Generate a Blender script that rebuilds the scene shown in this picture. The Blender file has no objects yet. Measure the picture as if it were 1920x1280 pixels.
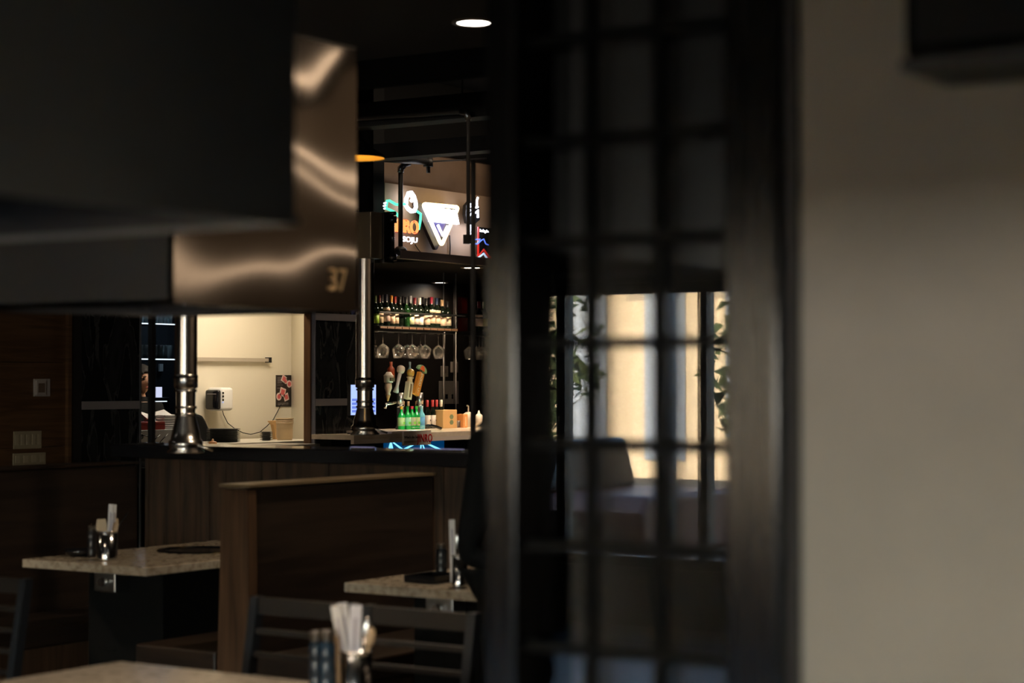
import bpy, bmesh, math, random
from mathutils import Vector, Matrix
random.seed(7)
S = bpy.context.scene
C = S.collection
R = math.radians
PI = math.pi
# ------------------------------------------------------------------ camera
FPX = 3733.0                      # 70 mm on a 36 mm sensor, 1920 px wide
TH, EYE = R(33.6), 1.48
PIT = math.atan(75 / FPX)
FW = Vector((math.cos(TH)*math.cos(PIT), math.sin(TH)*math.cos(PIT), math.sin(PIT)))
RT = Vector((math.sin(TH), -math.cos(TH), 0))
UP = RT.cross(FW)
CAM = Vector((0, 0, EYE))
cd = bpy.data.cameras.new('camera'); cam = bpy.data.objects.new('camera', cd); C.objects.link(cam)
cd.sensor_width = 36; cd.lens = 36*FPX/1920; cd.clip_start = .05; cd.clip_end = 300
m = Matrix((RT, UP, -FW)).transposed().to_4x4(); m.translation = CAM; cam.matrix_world = m
cd.dof.use_dof = True; cd.dof.focus_distance = 15.5; cd.dof.aperture_fstop = 3.4
S.camera = cam
# ------------------------------------------------------------------ world, sun, exposure
w = bpy.data.worlds.new('sky'); S.world = w; w.use_nodes = True
nt = w.node_tree; bg = nt.nodes['Background']
sk = nt.nodes.new('ShaderNodeTexSky'); sk.sky_type = 'NISHITA'; sk.sun_disc = False
sk.sun_elevation = R(28); sk.sun_rotation = R(60); sk.dust_density = 2.5
nt.links.new(sk.outputs[0], bg.inputs[0]); bg.inputs[1].default_value = 3.0
def lamp(kind, name, loc, energy, col=(1, 1, 1), rot=(0, 0, 0), **k):
    d = bpy.data.lights.new(name, kind); d.energy = energy; d.color = col
    for a, b in k.items(): setattr(d, a, b)
    o = bpy.data.objects.new(name, d); C.objects.link(o); o.location = loc; o.rotation_euler = rot
    return o
sun = lamp('SUN', 'sun', (0, 0, 30), 45, (1, .80, .55)); sun.data.angle = R(.6)
sun.rotation_euler = Vector((-.72, .35, -.5)).to_track_quat('-Z', 'Y').to_euler()
WARM = (1, .76, .5)
try: S.cycles.use_denoising = True
except Exception: pass
S.cycles.max_bounces = 8; S.cycles.transparent_max_bounces = 16; S.cycles.sample_clamp_indirect = 25
S.cycles.caustics_reflective = False; S.cycles.caustics_refractive = False
S.view_settings.view_transform = 'Standard'; S.view_settings.look = 'None'
S.view_settings.exposure = 0; S.view_settings.gamma = 1; S.view_settings.use_curve_mapping = False
# daylight portal in the shop window
po = lamp('AREA', 'window_portal', (-6.02, 6.1, 1.2), 1, rot=(0, -PI/2, 0), shape='RECTANGLE', size=1.75, size_y=3.8)
po.data.cycles.is_portal = True
# added area lamp standing in for daylight from an unseen second shop window
day = lamp('AREA', 'daylight_fill', (-6.0, -.8, 1.45), 145, (1, .93, .80), rot=(0, -PI/2, 0), shape='RECTANGLE', size=.4, size_y=2.6)

# ------------------------------------------------------------------ helpers
def at(px, py, x=None, y=None, z=None, d=None):
    r = FW + RT*((px-960)/FPX) + UP*((640-py)/FPX)
    if x is not None: t = x/r.x
    elif y is not None: t = y/r.y
    elif z is not None: t = (z-EYE)/r.z
    else: t = d
    return CAM + r*t
def X(px, y): return at(px, 715, y=y).x
def Z(px, py, y=None, x=None): return at(px, py, y=y, x=x).z
def box(bm, x0, x1, y0, y1, z0, z1, M=None):
    vs = [bm.verts.new(v) for v in ((x0,y0,z0),(x1,y0,z0),(x1,y1,z0),(x0,y1,z0),(x0,y0,z1),(x1,y0,z1),(x1,y1,z1),(x0,y1,z1))]
    for f in ((3,2,1,0),(4,5,6,7),(0,1,5,4),(1,2,6,5),(2,3,7,6),(3,0,4,7)): bm.faces.new([vs[i] for i in f])
    if M is not None: bmesh.ops.transform(bm, matrix=M, verts=vs)
    return vs
def frame_of(a, b):
    d = (Vector(b)-Vector(a)).normalized(); u = d.orthogonal().normalized(); return d, u, d.cross(u)
def rod(bm, a, b, r0, r1=None, n=12, caps=True):
    r1 = r0 if r1 is None else r1; a, b = Vector(a), Vector(b); d, u, v = frame_of(a, b)
    A = [bm.verts.new(a+(u*math.cos(t)+v*math.sin(t))*r0) for t in [2*PI*i/n for i in range(n)]]
    B = [bm.verts.new(b+(u*math.cos(t)+v*math.sin(t))*r1) for t in [2*PI*i/n for i in range(n)]]
    for i in range(n):
        f = bm.faces.new((A[i], A[(i+1)%n], B[(i+1)%n], B[i])); f.smooth = True
    if caps: bm.faces.new(A[::-1]); bm.faces.new(B)
def tube(bm, pts, r, n=8, closed=False):
    pts = [Vector(p) for p in pts]; N = len(pts); rings = []; ref = None
    for i, p in enumerate(pts):
        if closed: t = pts[(i+1) % N]-pts[i-1]
        else: t = pts[min(i+1, N-1)]-pts[max(i-1, 0)]
        t.normalize()
        if ref is None: ref = t.orthogonal().normalized()
        u = (ref-t*ref.dot(t)).normalized(); ref = u; v = t.cross(u)
        rings.append([bm.verts.new(p+(u*math.cos(a)+v*math.sin(a))*r) for a in [2*PI*k/n for k in range(n)]])
    for i in range(N if closed else N-1):
        a, b = rings[i], rings[(i+1) % N]
        for k in range(n):
            f = bm.faces.new((a[k], a[(k+1)%n], b[(k+1)%n], b[k])); f.smooth = True
    if not closed: bm.faces.new(rings[0][::-1]); bm.faces.new(rings[-1])
def lathe(bm, prof, c=(0, 0, 0), n=24, sx=1, sy=1):
    rings = []
    for r, z in prof:
        if r < 1e-5: rings.append([bm.verts.new((c[0], c[1], c[2]+z))])
        else: rings.append([bm.verts.new((c[0]+sx*r*math.cos(2*PI*k/n), c[1]+sy*r*math.sin(2*PI*k/n), c[2]+z)) for k in range(n)])
    for a, b in zip(rings, rings[1:]):
        for k in range(n):
            j = (k+1) % n
            q = [a[k % len(a)], a[j % len(a)], b[j % len(b)], b[k % len(b)]]
            q2 = []
            for v in q:
                if v not in q2: q2.append(v)
            if len(q2) > 2:
                f = bm.faces.new(q2); f.smooth = True
def prism(bm, pts, y0, y1):     # outline in x,z extruded along y
    a = [bm.verts.new((p[0], y0, p[1])) for p in pts]; b = [bm.verts.new((p[0], y1, p[1])) for p in pts]
    n = len(pts); bm.faces.new(a); bm.faces.new(b[::-1])
    for i in range(n): bm.faces.new((a[i], b[i], b[(i+1)%n], a[(i+1)%n]))
def B(*a, **k):
    bm = bmesh.new(); box(bm, *a, **k); return bm
def L(prof, c=(0, 0, 0), **k):
    bm = bmesh.new(); lathe(bm, prof, c, **k); return bm
def RD(*a, **k):
    bm = bmesh.new(); rod(bm, *a, **k); return bm
def TB(*a, **k):
    bm = bmesh.new(); tube(bm, *a, **k); return bm
def obj(name, bm, mt, parent=None, bevel=0, label=None):
    bmesh.ops.recalc_face_normals(bm, faces=bm.faces)
    if bevel: bmesh.ops.bevel(bm, geom=[e for e in bm.edges if not e.smooth or e.calc_face_angle(0) > .6], offset=bevel, segments=2, affect='EDGES', profile=.5)
    me = bpy.data.meshes.new(name); bm.to_mesh(me); bm.free(); me.materials.append(mt)
    o = bpy.data.objects.new(name, me); C.objects.link(o)
    if parent:
        o.parent = parent
        p = parent; off = Vector((0,0,0))
        if o.parent and parent.get('_w'): pass
    if label: o['label'] = label
    return o
def tag(o, label, cat, group=None):
    o['label'] = label; o['category'] = cat
    if group: o['group'] = group
    return o
def thing(name, label, cat, loc=(0, 0, 0), rz=0, group=None):
    o = bpy.data.objects.new(name, None); C.objects.link(o); o.location = loc; o.rotation_euler = (0, 0, rz); o.empty_display_size = .1
    return tag(o, label, cat, group)
def struct(name, bm, mt, parent=None):
    o = obj(name, bm, mt, parent)
    if not parent: o['kind'] = 'structure'
    return o
def dup(root, loc, rz, label, group=None):
    r = root.copy(); C.objects.link(r); r.location = loc; r.rotation_euler = (0, 0, rz); r['label'] = label
    if group: r['group'] = group
    for ch in list(root.children):
        c = ch.copy(); C.objects.link(c); c.parent = r
        for g in ch.children:
            d = g.copy(); C.objects.link(d); d.parent = c
    return r
def text_bm(s, size, depth=.002, align='CENTER', sx=1, outline=0):
    cu = bpy.data.curves.new('t', 'FONT'); cu.body = s; cu.size = size; cu.extrude = depth; cu.align_x = align; cu.resolution_u = 3
    if outline: cu.fill_mode = 'NONE'; cu.extrude = 0; cu.bevel_depth = outline; cu.bevel_resolution = 1
    o = bpy.data.objects.new('t', cu); C.objects.link(o); dg = bpy.context.evaluated_depsgraph_get()
    me = bpy.data.meshes.new_from_object(o.evaluated_get(dg)); bpy.data.objects.remove(o); bpy.data.curves.remove(cu)
    bm = bmesh.new(); bm.from_mesh(me); bpy.data.meshes.remove(me)
    bmesh.ops.transform(bm, matrix=Matrix.Rotation(PI/2, 4, 'X') @ Matrix.Diagonal((sx, 1, 1, 1)), verts=bm.verts)   # faces -Y, reads along +X
    return bm
def text(s, size, loc, mt, parent=None, name='lettering', depth=.002, sx=1, rot=0, align='CENTER'):
    bm = text_bm(s, size, depth, align, sx)
    if rot: bmesh.ops.transform(bm, matrix=Matrix.Rotation(rot, 4, 'Y'), verts=bm.verts)
    bmesh.ops.translate(bm, vec=Vector(loc), verts=bm.verts)
    return obj(name, bm, mt, parent)
# ------------------------------------------------------------------ materials
def mat(name, col, rough=.5, metal=0, emit=None, es=0, spec=.5, trans=0, coat=0):
    m = bpy.data.materials.new(name); m.use_nodes = True; p = m.node_tree.nodes['Principled BSDF']
    p.inputs['Base Color'].default_value = (*col, 1); p.inputs['Roughness'].default_value = rough
    p.inputs['Metallic'].default_value = metal; p.inputs['Specular IOR Level'].default_value = spec
    p.inputs['Transmission Weight'].default_value = trans; p.inputs['Coat Weight'].default_value = coat
    if emit: p.inputs['Emission Color'].default_value = (*emit, 1); p.inputs['Emission Strength'].default_value = es
    return m
def nodes(m): return m.node_tree.nodes, m.node_tree.links, m.node_tree.nodes['Principled BSDF']
def noise_col(m, c1, c2, scale=(1, 1, 1), ns=5, det=6, lo=.35, hi=.65, bump=0, dist=0, rvar=None):
    N, K, p = nodes(m)
    tc = N.new('ShaderNodeTexCoord'); mp = N.new('ShaderNodeMapping'); mp.inputs['Scale'].default_value = scale
    n = N.new('ShaderNodeTexNoise'); n.inputs['Scale'].default_value = ns; n.inputs['Detail'].default_value = det; n.inputs['Distortion'].default_value = dist
    r = N.new('ShaderNodeValToRGB'); r.color_ramp.elements[0].position = lo; r.color_ramp.elements[1].position = hi
    r.color_ramp.elements[0].color = (*c1, 1); r.color_ramp.elements[1].color = (*c2, 1)
    K.new(tc.outputs['Object'], mp.inputs[0]); K.new(mp.outputs[0], n.inputs['Vector']); K.new(n.outputs['Fac'], r.inputs[0]); K.new(r.outputs[0], p.inputs['Base Color'])
    if bump:
        b = N.new('ShaderNodeBump'); b.inputs['Strength'].default_value = bump; b.inputs['Distance'].default_value = .01
        K.new(n.outputs['Fac'], b.inputs['Height']); K.new(b.outputs[0], p.inputs['Normal'])
    return m
def bump_only(m, ns, strength, scale=(1, 1, 1), det=2, dist=.05):
    N, K, p = nodes(m)
    tc = N.new('ShaderNodeTexCoord'); mp = N.new('ShaderNodeMapping'); mp.inputs['Scale'].default_value = scale
    n = N.new('ShaderNodeTexNoise'); n.inputs['Scale'].default_value = ns; n.inputs['Detail'].default_value = det
    b = N.new('ShaderNodeBump'); b.inputs['Strength'].default_value = strength; b.inputs['Distance'].default_value = dist
    K.new(tc.outputs['Object'], mp.inputs[0]); K.new(mp.outputs[0], n.inputs['Vector']); K.new(n.outputs['Fac'], b.inputs['Height']); K.new(b.outputs[0], p.inputs['Normal'])
    return m
M = {}
M['black'] = mat('black_paint', (.008, .008, .009), .45)
M['matte'] = mat('black_matte', (.006, .006, .006), .9, spec=.15)
M['ceil'] = bump_only(mat('dark_ceiling', (.05, .05, .05), .9), 60, .1)
M['ceilb'] = mat('black_ceiling', (.004, .004, .004), .95, spec=.1)
M['floor'] = noise_col(mat('dark_floor', (.03, .025, .02), .45), (.018, .015, .012), (.04, .033, .027), (1, 6, 1), 4)
M['plaster'] = noise_col(mat('grey_plaster', (.5, .47, .43), .85), (.44, .42, .38), (.5, .475, .43), (1, 1, 1), 3, bump=.02)
M['frame'] = noise_col(mat('black_stained_wood', (.02, .017, .015), .15, spec=.28), (.006, .0055, .005), (.012, .010, .009), (8, 8, .6), 12, bump=.05)
M['bar'] = mat('black_lattice_paint', (.004, .004, .004), .55, spec=.12)
M['wood'] = noise_col(mat('brown_wood_panel', (.1, .05, .02), .5), (.075, .034, .013), (.15, .075, .03), (.6, 1, 9), 3, 8, dist=.8)
M['woodv'] = noise_col(mat('dark_vertical_wood', (.05, .03, .02), .5), (.030, .019, .012), (.085, .05, .03), (5, 5, .5), 5, 8, dist=.6, bump=.05)
M['bench'] = noise_col(mat('dark_bench_wood', (.04, .024, .016), .42), (.016, .010, .007), (.034, .021, .014), (.6, 1, 7), 3, 8, dist=.5)
M['endw'] = noise_col(mat('brown_end_wood', (.1, .05, .03), .42), (.055, .028, .015), (.12, .064, .034), (9, 9, .6), 4, 8, dist=.5)
M['capw'] = mat('pale_cap_wood', (.17, .125, .075), .3)
M['marble'] = noise_col(mat('black_marble', (.02, .02, .02), .14), (.014, .015, .016), (.075, .075, .075), (2.6, 2.6, .9), 2.6, 5, .48, .50, dist=.9)
_r = [n for n in M['marble'].node_tree.nodes if n.type == 'VALTORGB'][0].color_ramp; _e = _r.elements.new(.53); _e.color = (.018, .019, .020, 1); _e = _r.elements.new(.70); _e.color = (.035, .036, .037, 1)
M['stripe'] = mat('pale_grey_strip', (.32, .29, .30), .35)
M['quartz'] = noise_col(mat('speckled_quartz', (.4, .36, .3), .18), (.30, .25, .19), (.47, .41, .33), (1, 1, 1), 38, 4, .33, .52)
M['steel'] = bump_only(mat('hood_steel', (.50, .47, .44), .07, 1), 3.0, .30, (1, 1, 1), 0, .03)
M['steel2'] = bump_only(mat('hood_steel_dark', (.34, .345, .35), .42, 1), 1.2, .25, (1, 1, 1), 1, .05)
M['steel3'] = mat('hood_side_steel_shaded', (.11, .11, .115), .42, 1)  # same hood steel; dark reflection on the side faces put into the colour
M['chrome'] = mat('polished_duct_steel', (.72, .68, .64), .24, 1)
M['brush'] = mat('brushed_steel', (.5, .5, .5), .3, 1)
M['dsteel'] = mat('grill_black_steel', (.03, .03, .035), .2, .8)
M['cream'] = mat('cream_wall', (.70, .64, .50), .4)
M['creamp'] = mat('cream_wall_gloss', (.74, .68, .55), .3)
M['jamb'] = noise_col(mat('brown_jamb_wood', (.2, .09, .04), .4), (.10, .045, .018), (.18, .085, .035), (8, 8, .6), 4)
M['white'] = mat('white_plastic', (.75, .73, .70), .3)
M['paper'] = mat('white_paper', (.78, .76, .76), .6)
M['tan'] = mat('tan_wood', (.5, .32, .15), .5)
M['plate'] = mat('beige_switch_plate', (.40, .33, .22), .4)
M['blk'] = mat('glossy_black', (.01, .01, .012), .12)
M['brownw'] = noise_col(mat('brown_upper_wall', (.20, .12, .07), .75), (.14, .085, .05), (.19, .12, .075), (1, 1, 1), 3)
M['board'] = noise_col(mat('tan_sign_board', (.4, .26, .16), .6), (.40, .27, .17), (.52, .36, .24), (1, 1, 1), 2)
M['barback'] = mat('dark_bar_back', (.014, .010, .0085), .6)
M['bartop'] = noise_col(mat('cream_bar_top', (.7, .55, .4), .25), (.55, .42, .30), (.72, .60, .46), (1, 1, 1), 9)
M['gold'] = mat('gold_shade', (.9, .55, .12), .35, .3)
M['card'] = mat('cardboard', (.50, .30, .12), .7)
M['red'] = mat('red_box', (.32, .02, .015), .5)
M['bucket'] = mat('tan_bucket', (.66, .48, .28), .5)
M['skin'] = mat('skin', (.52, .28, .18), .55)
M['hair'] = mat('black_hair', (.006, .005, .005), .75)
M['shirt'] = mat('black_shirt', (.005, .0055, .006), .9, spec=.2)
M['cap'] = mat('grey_cap', (.05, .055, .065), .7)
def em(name, col, s): return mat(name, (.02, .02, .02), .5, emit=col, es=s)
M['lw'] = em('lamp_glow', (1, .93, .84), 14)
M['nwhite'] = em('neon_white', (.86, .88, 1), 5)
M['nyel'] = em('neon_cream', (1, .80, .42), 3.5)
M['ngreen'] = em('neon_green', (.10, .85, .50), 1.6)
M['nor'] = em('neon_orange', (1, .36, .10), 1.5)
M['nred'] = em('neon_red', (.9, .03, .015), .8)
M['nblue'] = em('neon_blue', (.12, .22, 1), 1.8)
M['ncyan'] = em('neon_cyan', (.18, .65, 1), 2.0)
M['ddblue'] = em('dim_blue_panel', (.0, .06, .20), .5)
M['scr'] = em('screen_glow', (.42, .55, 1), 1.2)
M['led'] = em('led_strip', (.75, .88, 1), 1.5)
M['glowb'] = em('bar_light_strip', (.6, .55, 1), .25)
def glassy(name, tint=(1, 1, 1), fac=None, ior=1.5, mul=1.0, haze=0):
    m = bpy.data.materials.new(name); m.use_nodes = True; N = m.node_tree.nodes; K = m.node_tree.links; N.clear()
    out = N.new('ShaderNodeOutputMaterial'); mx = N.new('ShaderNodeMixShader'); df = N.new('ShaderNodeBsdfTranslucent'); m2 = N.new('ShaderNodeMixShader'); tr = N.new('ShaderNodeBsdfTransparent'); gl = N.new('ShaderNodeBsdfGlossy')
    fr = N.new('ShaderNodeFresnel'); fr.inputs[0].default_value = ior; mu = N.new('ShaderNodeMath'); mu.operation = 'MULTIPLY'; mu.inputs[1].default_value = mul; mu.use_clamp = True
    tr.inputs[0].default_value = (*tint, 1); gl.inputs['Roughness'].default_value = .0 if mul <= 2.2 else .05
    K.new(fr.outputs[0], mu.inputs[0]); K.new(mu.outputs[0], mx.inputs[0]); K.new(tr.outputs[0], mx.inputs[1]); K.new(gl.outputs[0], mx.inputs[2]); df.inputs[0].default_value = (.9, .85, .78, 1); m2.inputs[0].default_value = haze; K.new(mx.outputs[0], m2.inputs[1]); K.new(df.outputs[0], m2.inputs[2]); K.new(m2.outputs[0], out.inputs[0])
    return m
M['pane'] = glassy('window_glass', (.93, .95, .95), mul=1.0)
M['spane'] = glassy('screen_glass', (.8, .8, .8), ior=1.52, mul=1.15)
M['wglass'] = glassy('clear_glassware', (.86, .84, .82), mul=3.2, haze=.16)
M['bglass'] = glassy('blue_lit_glassware', (.55, .75, .85), mul=3, haze=.35)  # blue cast of the shelf light put into the glass tint
def bottle_glass(name, col, em_=0):
    m = mat(name, col, .08); N, K, p = nodes(m); p.inputs['Transmission Weight'].default_value = .15; return m
M['wine'] = bottle_glass('dark_wine_glass', (.006, .010, .006))
M['green'] = bottle_glass('green_bottle_glass', (.01, .42, .07))
M['aqua'] = bottle_glass('pale_blue_bottle_glass', (.25, .75, .95))
_cc = {}
def cm(col, rough=.5):
    k = (tuple(col), rough)
    if k not in _cc: _cc[k] = mat('coloured_finish', col, rough)
    return _cc[k]

# ------------------------------------------------------------------ shell of the room
CEIL = 2.9; XP = 6.95; W = 9.45
struct('floor', B(-6.3, 18, -3.2, 14.2, -.1, 0), M['floor'])
struct('ceiling', B(-6.3, XP, -3.2, 14.2, CEIL, CEIL+.15), M['ceil'])
struct('ceiling_upper', B(XP, 18, -3.2, 14.2, 3.9, 4.05), M['ceilb'])
struct('trim_1', B(XP, XP+.06, -3.2, 14.2, CEIL-.12, 3.9), M['ceilb'])
struct('wall_south', B(-6.3, 18, -3.35, -3.2, -.1, 4.05), cm((.12, .095, .075), .6))
for i_, (y_, z_) in enumerate(((-3.17, 2.25), (-3.17, 2.95), (-1.0, 2.70), (.25, 2.82))):  # added unseen strips whose glow streaks the hood reflection
    t_ = bpy.data.objects.new('reflection_strip', None); C.objects.link(t_); t_.location = (10.5 if y_ < -2 else (8 if y_ < 0 else 5.7), y_, z_)
    tag(t_, ('lower unseen glow strip added on the brown south wall', 'upper unseen glow strip added on the brown south wall', 'unseen glow strip added beyond the ceiling edge', 'short unseen glow strip added under the dropped ceiling')[i_], 'linear light', 'unseen glow strips added for the hood reflection')
    hl = 3 if y_ < -2 else 2.2 if y_ < 0 else 1.1; obj('housing', B(-hl, hl, -.03, .02, -.02, .02), M['matte'], t_); obj('diffuser', B(-hl, hl, .02, .026, -.014, .014), em('reflection_glow', (1, .70, .45), 3.0), t_)
    if y_ > -2:
        for q_ in (-1, 1): obj('hanger', B(q_*hl*.7-.003, q_*hl*.7+.003, -.003, .003, .02, (3.9 if y_ < 0 else 2.9)-z_), M['matte'], t_)
struct('wall_north', B(-6.3, 18, 14.2, 14.35, -.1, 4.05), M['matte'])
struct('wall_east', B(18, 18.15, -3.35, 14.35, -.1, 4.05), M['matte'])
# storefront wall with the shop window
wy0, wy1, wz0, wz1 = 4.2, 8.0, .35, 2.08
bm = bmesh.new()
box(bm, -6.3, -6.1, 2.6, wy0, -.1, 4.05); box(bm, -6.3, -6.1, -3.35, -2.2, -.1, 4.05); box(bm, -6.3, -6.1, -2.2, 2.6, -.1, .3); box(bm, -6.3, -6.1, -2.2, 2.6, 2.0, 4.05); box(bm, -6.3, -6.1, wy1, 14.35, -.1, 4.05)
box(bm, -6.3, -6.1, wy0, wy1, -.1, wz0); box(bm, -6.3, -6.1, wy0, wy1, wz1, 4.05)
struct('wall_west', bm, cm((.09, .09, .09), .8))
struct('window_3', B(-6.22, -6.21, -2.2, 2.6, .3, 2.0), M['pane'])  # unseen window, added together with the daylight area lamp
wn = struct('window_1', B(-6.22, -6.21, wy0, wy1, wz0, wz1), M['pane'])
bm = bmesh.new()
for yy in (wy0, 5.28, 5.62, 6.62, wy1-.06): box(bm, -6.26, -6.16, yy, yy+.06, wz0, wz1)
box(bm, -6.26, -6.16, wy0, wy1, wz0, wz0+.06); box(bm, -6.26, -6.16, wy0, wy1, wz1-.06, wz1)
obj('window_frame', bm, M['black'], wn)

# ---- grey plaster wall beside the camera, frame and screen
XS = 2.17
ye = at(1496, 640, x=XS).y
struct('wall_right', B(XS, XS+.14, -3.2, ye, 0, CEIL), M['plaster'])
yr0, yr1 = ye, at(1378, 640, x=XS).y
yl0, yl1 = at(982, 640, x=XS).y, at(908, 640, x=XS-.02).y
scr = thing('glazed_screen', 'black timber partition screen with small glass panes and lattice bars beside the grey wall', 'screen')
obj('post', B(XS-.03, XS+.12, yr0+.012, yr1, 0, CEIL), M['frame'], scr, .004)
obj('post', B(XS-.02, XS+.12, yl0, yl1, 0, CEIL), M['frame'], scr, .004)
obj('edge_strip', B(XS-.012, XS+.10, yr0-.004, yr0+.012, 0, CEIL), M['black'], scr)
for s in (1109, 1238):
    yy = at(s, 640, x=XS+.01).y
    obj('lattice_bar', B(XS+.002, XS+.018, yy-.0065, yy+.0065, .05, CEIL), M['bar'], scr)
k = 0
zz = Z(1210, 641, x=XS+.01); sp = (Z(1210, 446, x=XS+.01)-zz)
for i in range(-11, 12):
    z = zz+i*sp
    if .05 < z < CEIL: obj('lattice_bar', B(XS+.003, XS+.016, yr1, yl0, z-.0065, z+.0065), M['bar'], scr)
obj('glass_pane', B(XS+.0285, XS+.0305, yr1, yl0, .05, CEIL), M['spane'], scr)
obj('glass_pane', B(XS+.0485, XS+.0505, yr1, yl0, .05, CEIL), M['spane'], scr)
struct('wall_behind_screen', B(XS+.55, XS+.62, ye-.6, 1.80, 0, CEIL), cm((.15, .14, .13), .8))
# black speaker box high on the grey wall
p = at(1692, 112, x=XS-.14)
spk = thing('wall_speaker', 'black box speaker mounted high on the grey plaster wall', 'speaker', (XS-.07, p.y-.17, p.z))
obj('cabinet', B(-.07, .07, -.17, .17, 0, .28), M['matte'], spk, .008)
obj('bottom_trim', B(-.072, .07, -.172, .172, -.012, 0), M['black'], spk)
obj('front_grille', B(-.074, -.07, -.155, .155, .015, .265), cm((.02, .02, .02), .9), spk)

# ------------------------------------------------------------------ extraction hoods
def hood(x0, x1, y0, y1, z0, z1, label, metal, cap=True):
    t = thing('extraction_hood', label, 'hood', ((x0+x1)/2, (y0+y1)/2, z0)); hx, hy = (x1-x0)/2, (y1-y0)/2; h = z1-z0
    obj('front_panel', B(-hx, hx, -hy, -hy+.015, 0, h), metal, t); obj('back_panel', B(-hx, hx, hy-.015, hy, 0, h), metal, t)
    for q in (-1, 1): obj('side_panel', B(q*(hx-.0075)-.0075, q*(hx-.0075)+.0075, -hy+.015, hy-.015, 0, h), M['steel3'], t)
    obj('top_panel', B(-hx, hx, -hy, hy, h, h+.006), M['steel2'], t)
    obj('filter_panel', B(-hx+.015, hx-.015, -hy+.015, hy-.015, .05, .06), M['dsteel'], t)
    bm = bmesh.new()
    for a in (-1, 1):
        box(bm, -hx-.004, hx+.004, a*(hy+.002)-.004, a*(hy+.002)+.004, -.006, .004)
        box(bm, a*(hx+.002)-.004, a*(hx+.002)+.004, -hy, hy, -.006, .004)
    obj('rim', bm, metal, t)
    obj('duct', L([(.11, h), (.11, CEIL-z0)], n=32), M['brush'], t)
    return t
zb2 = Z(325, 564, y=2.85); h2x0, h2x1 = X(325, 2.85), X(668, 2.85); zt2 = Z(563, 70, y=2.85)
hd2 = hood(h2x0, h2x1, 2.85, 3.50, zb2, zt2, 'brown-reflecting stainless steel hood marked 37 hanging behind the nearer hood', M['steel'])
pc = at(634, 524, y=2.846)
o = text('37', .075, (pc.x-hd2.location.x, 2.846-hd2.location.y, pc.z-hd2.location.z-.026), cm((.95, .66, .36), .4), hd2, 'number', depth=.001, sx=.86)
lamp('AREA', 'near_table_fill', (3.45, 3.12, zb2-.012), 6.0, (1, .80, .6), shape='RECTANGLE', size=.35, size_y=.3)  # added fill under the hood to brighten the near table
yh1 = 1.62; xh1 = X(553, yh1); zh1 = Z(553, 413, y=yh1)
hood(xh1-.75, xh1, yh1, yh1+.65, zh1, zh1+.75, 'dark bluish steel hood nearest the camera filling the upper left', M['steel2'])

hood(-.9, -.2, -1.6, .95, 1.585, 2.3, 'long unseen hood-shaped blocker added behind the camera to shade the grey wall', M['steel2'])  # added out of view to block daylight from the upper plaster wall
# ------------------------------------------------------------------ hanging exhaust pipes
def pipe(px, pyb, d, r, label, py_sleeve=None):
    p = at(px, pyb, d=d); t = thing('exhaust_pipe', label, 'exhaust pipe', (p.x, p.y, p.z), 0, None)
    top = CEIL-p.z if p.x < XP else 3.9-p.z
    k = r/.05
    obj('bell_mouth', L([(.030*k, .02), (.078*k, 0), (.082*k, .006), (.066*k, .02), (.075*k, .03), (.075*k, .052), (.066*k, .058), (.06*k, .09), (.045*k, .15), (.042*k, .165)], n=32), M['chrome'], t)
    obj('damper_knob', RD((0, -.07*k, .035), (.045*k, -.12*k, .012), .006, n=8), M['chrome'], t)
    pr = [(.042*k, .165), (.042*k, .275)]
    obj('lower_sleeve', L(pr, n=32), M['chrome'], t)
    for z in (.168, .198, .27):
        obj('ring', L([(.04*k, z-.007), (.048*k, z-.007), (.048*k, z+.005), (.04*k, z+.005)], n=32), M['chrome'], t)
    obj('collar', L([(.04*k, .275), (.052*k, .283), (.052*k, .335), (.049*k, .34)], n=32), M['chrome'], t)
    zs_ = top if not py_sleeve else at(px, py_sleeve, d=d).z-p.z
    obj('upper_pipe', L([(.049*k, .34), (.049*k, zs_)], n=40), M['chrome'], t)
    if py_sleeve: obj('black_duct', L([(.045*k, zs_), (.045*k, top)], n=24), M['matte'], t)
    obj('ring', L([(.049*k, .325), (.0535*k, .325), (.0535*k, .332), (.049*k, .332)], n=32), M['dsteel'], t)
    return t
p1 = pipe(348, 849, 8.6, .0495, 'polished steel exhaust pipe with bell mouth hanging over the left table')
p2 = pipe(684, 815, 11.8, .0545, 'polished steel exhaust pipe beyond the ledge beside the bar taps', 400)
zc0, zc1 = at(684, 485, d=11.8).z-p2.location.z, at(684, 398, d=11.8).z-p2.location.z
obj('square_sleeve', B(-.055, .055, -.085, .075, zc0, zc1), mat('warm_sleeve_metal', (.42, .33, .22), .42, .7), p2, .004)
cp = bmesh.new()
box(cp, .055, .15, -.10, -.07, zc0-.02, zc1); rod(cp, (.10, -.13, zc0+.02), (.10, -.13, zc1-.03), .011)
rod(cp, (.10, -.13, zc0-.01), (.10, -.13, zc0+.03), .025); rod(cp, (.10, -.13, zc1-.06), (.10, -.13, zc1-.02), .025)
for a in (-.02, .22): rod(cp, (.10, -.15, zc0+.03+a*1.1), (.10, -.07, zc0+.03+a*1.1), .012)
obj('clamp_bracket', cp, M['blk'], p2)

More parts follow.
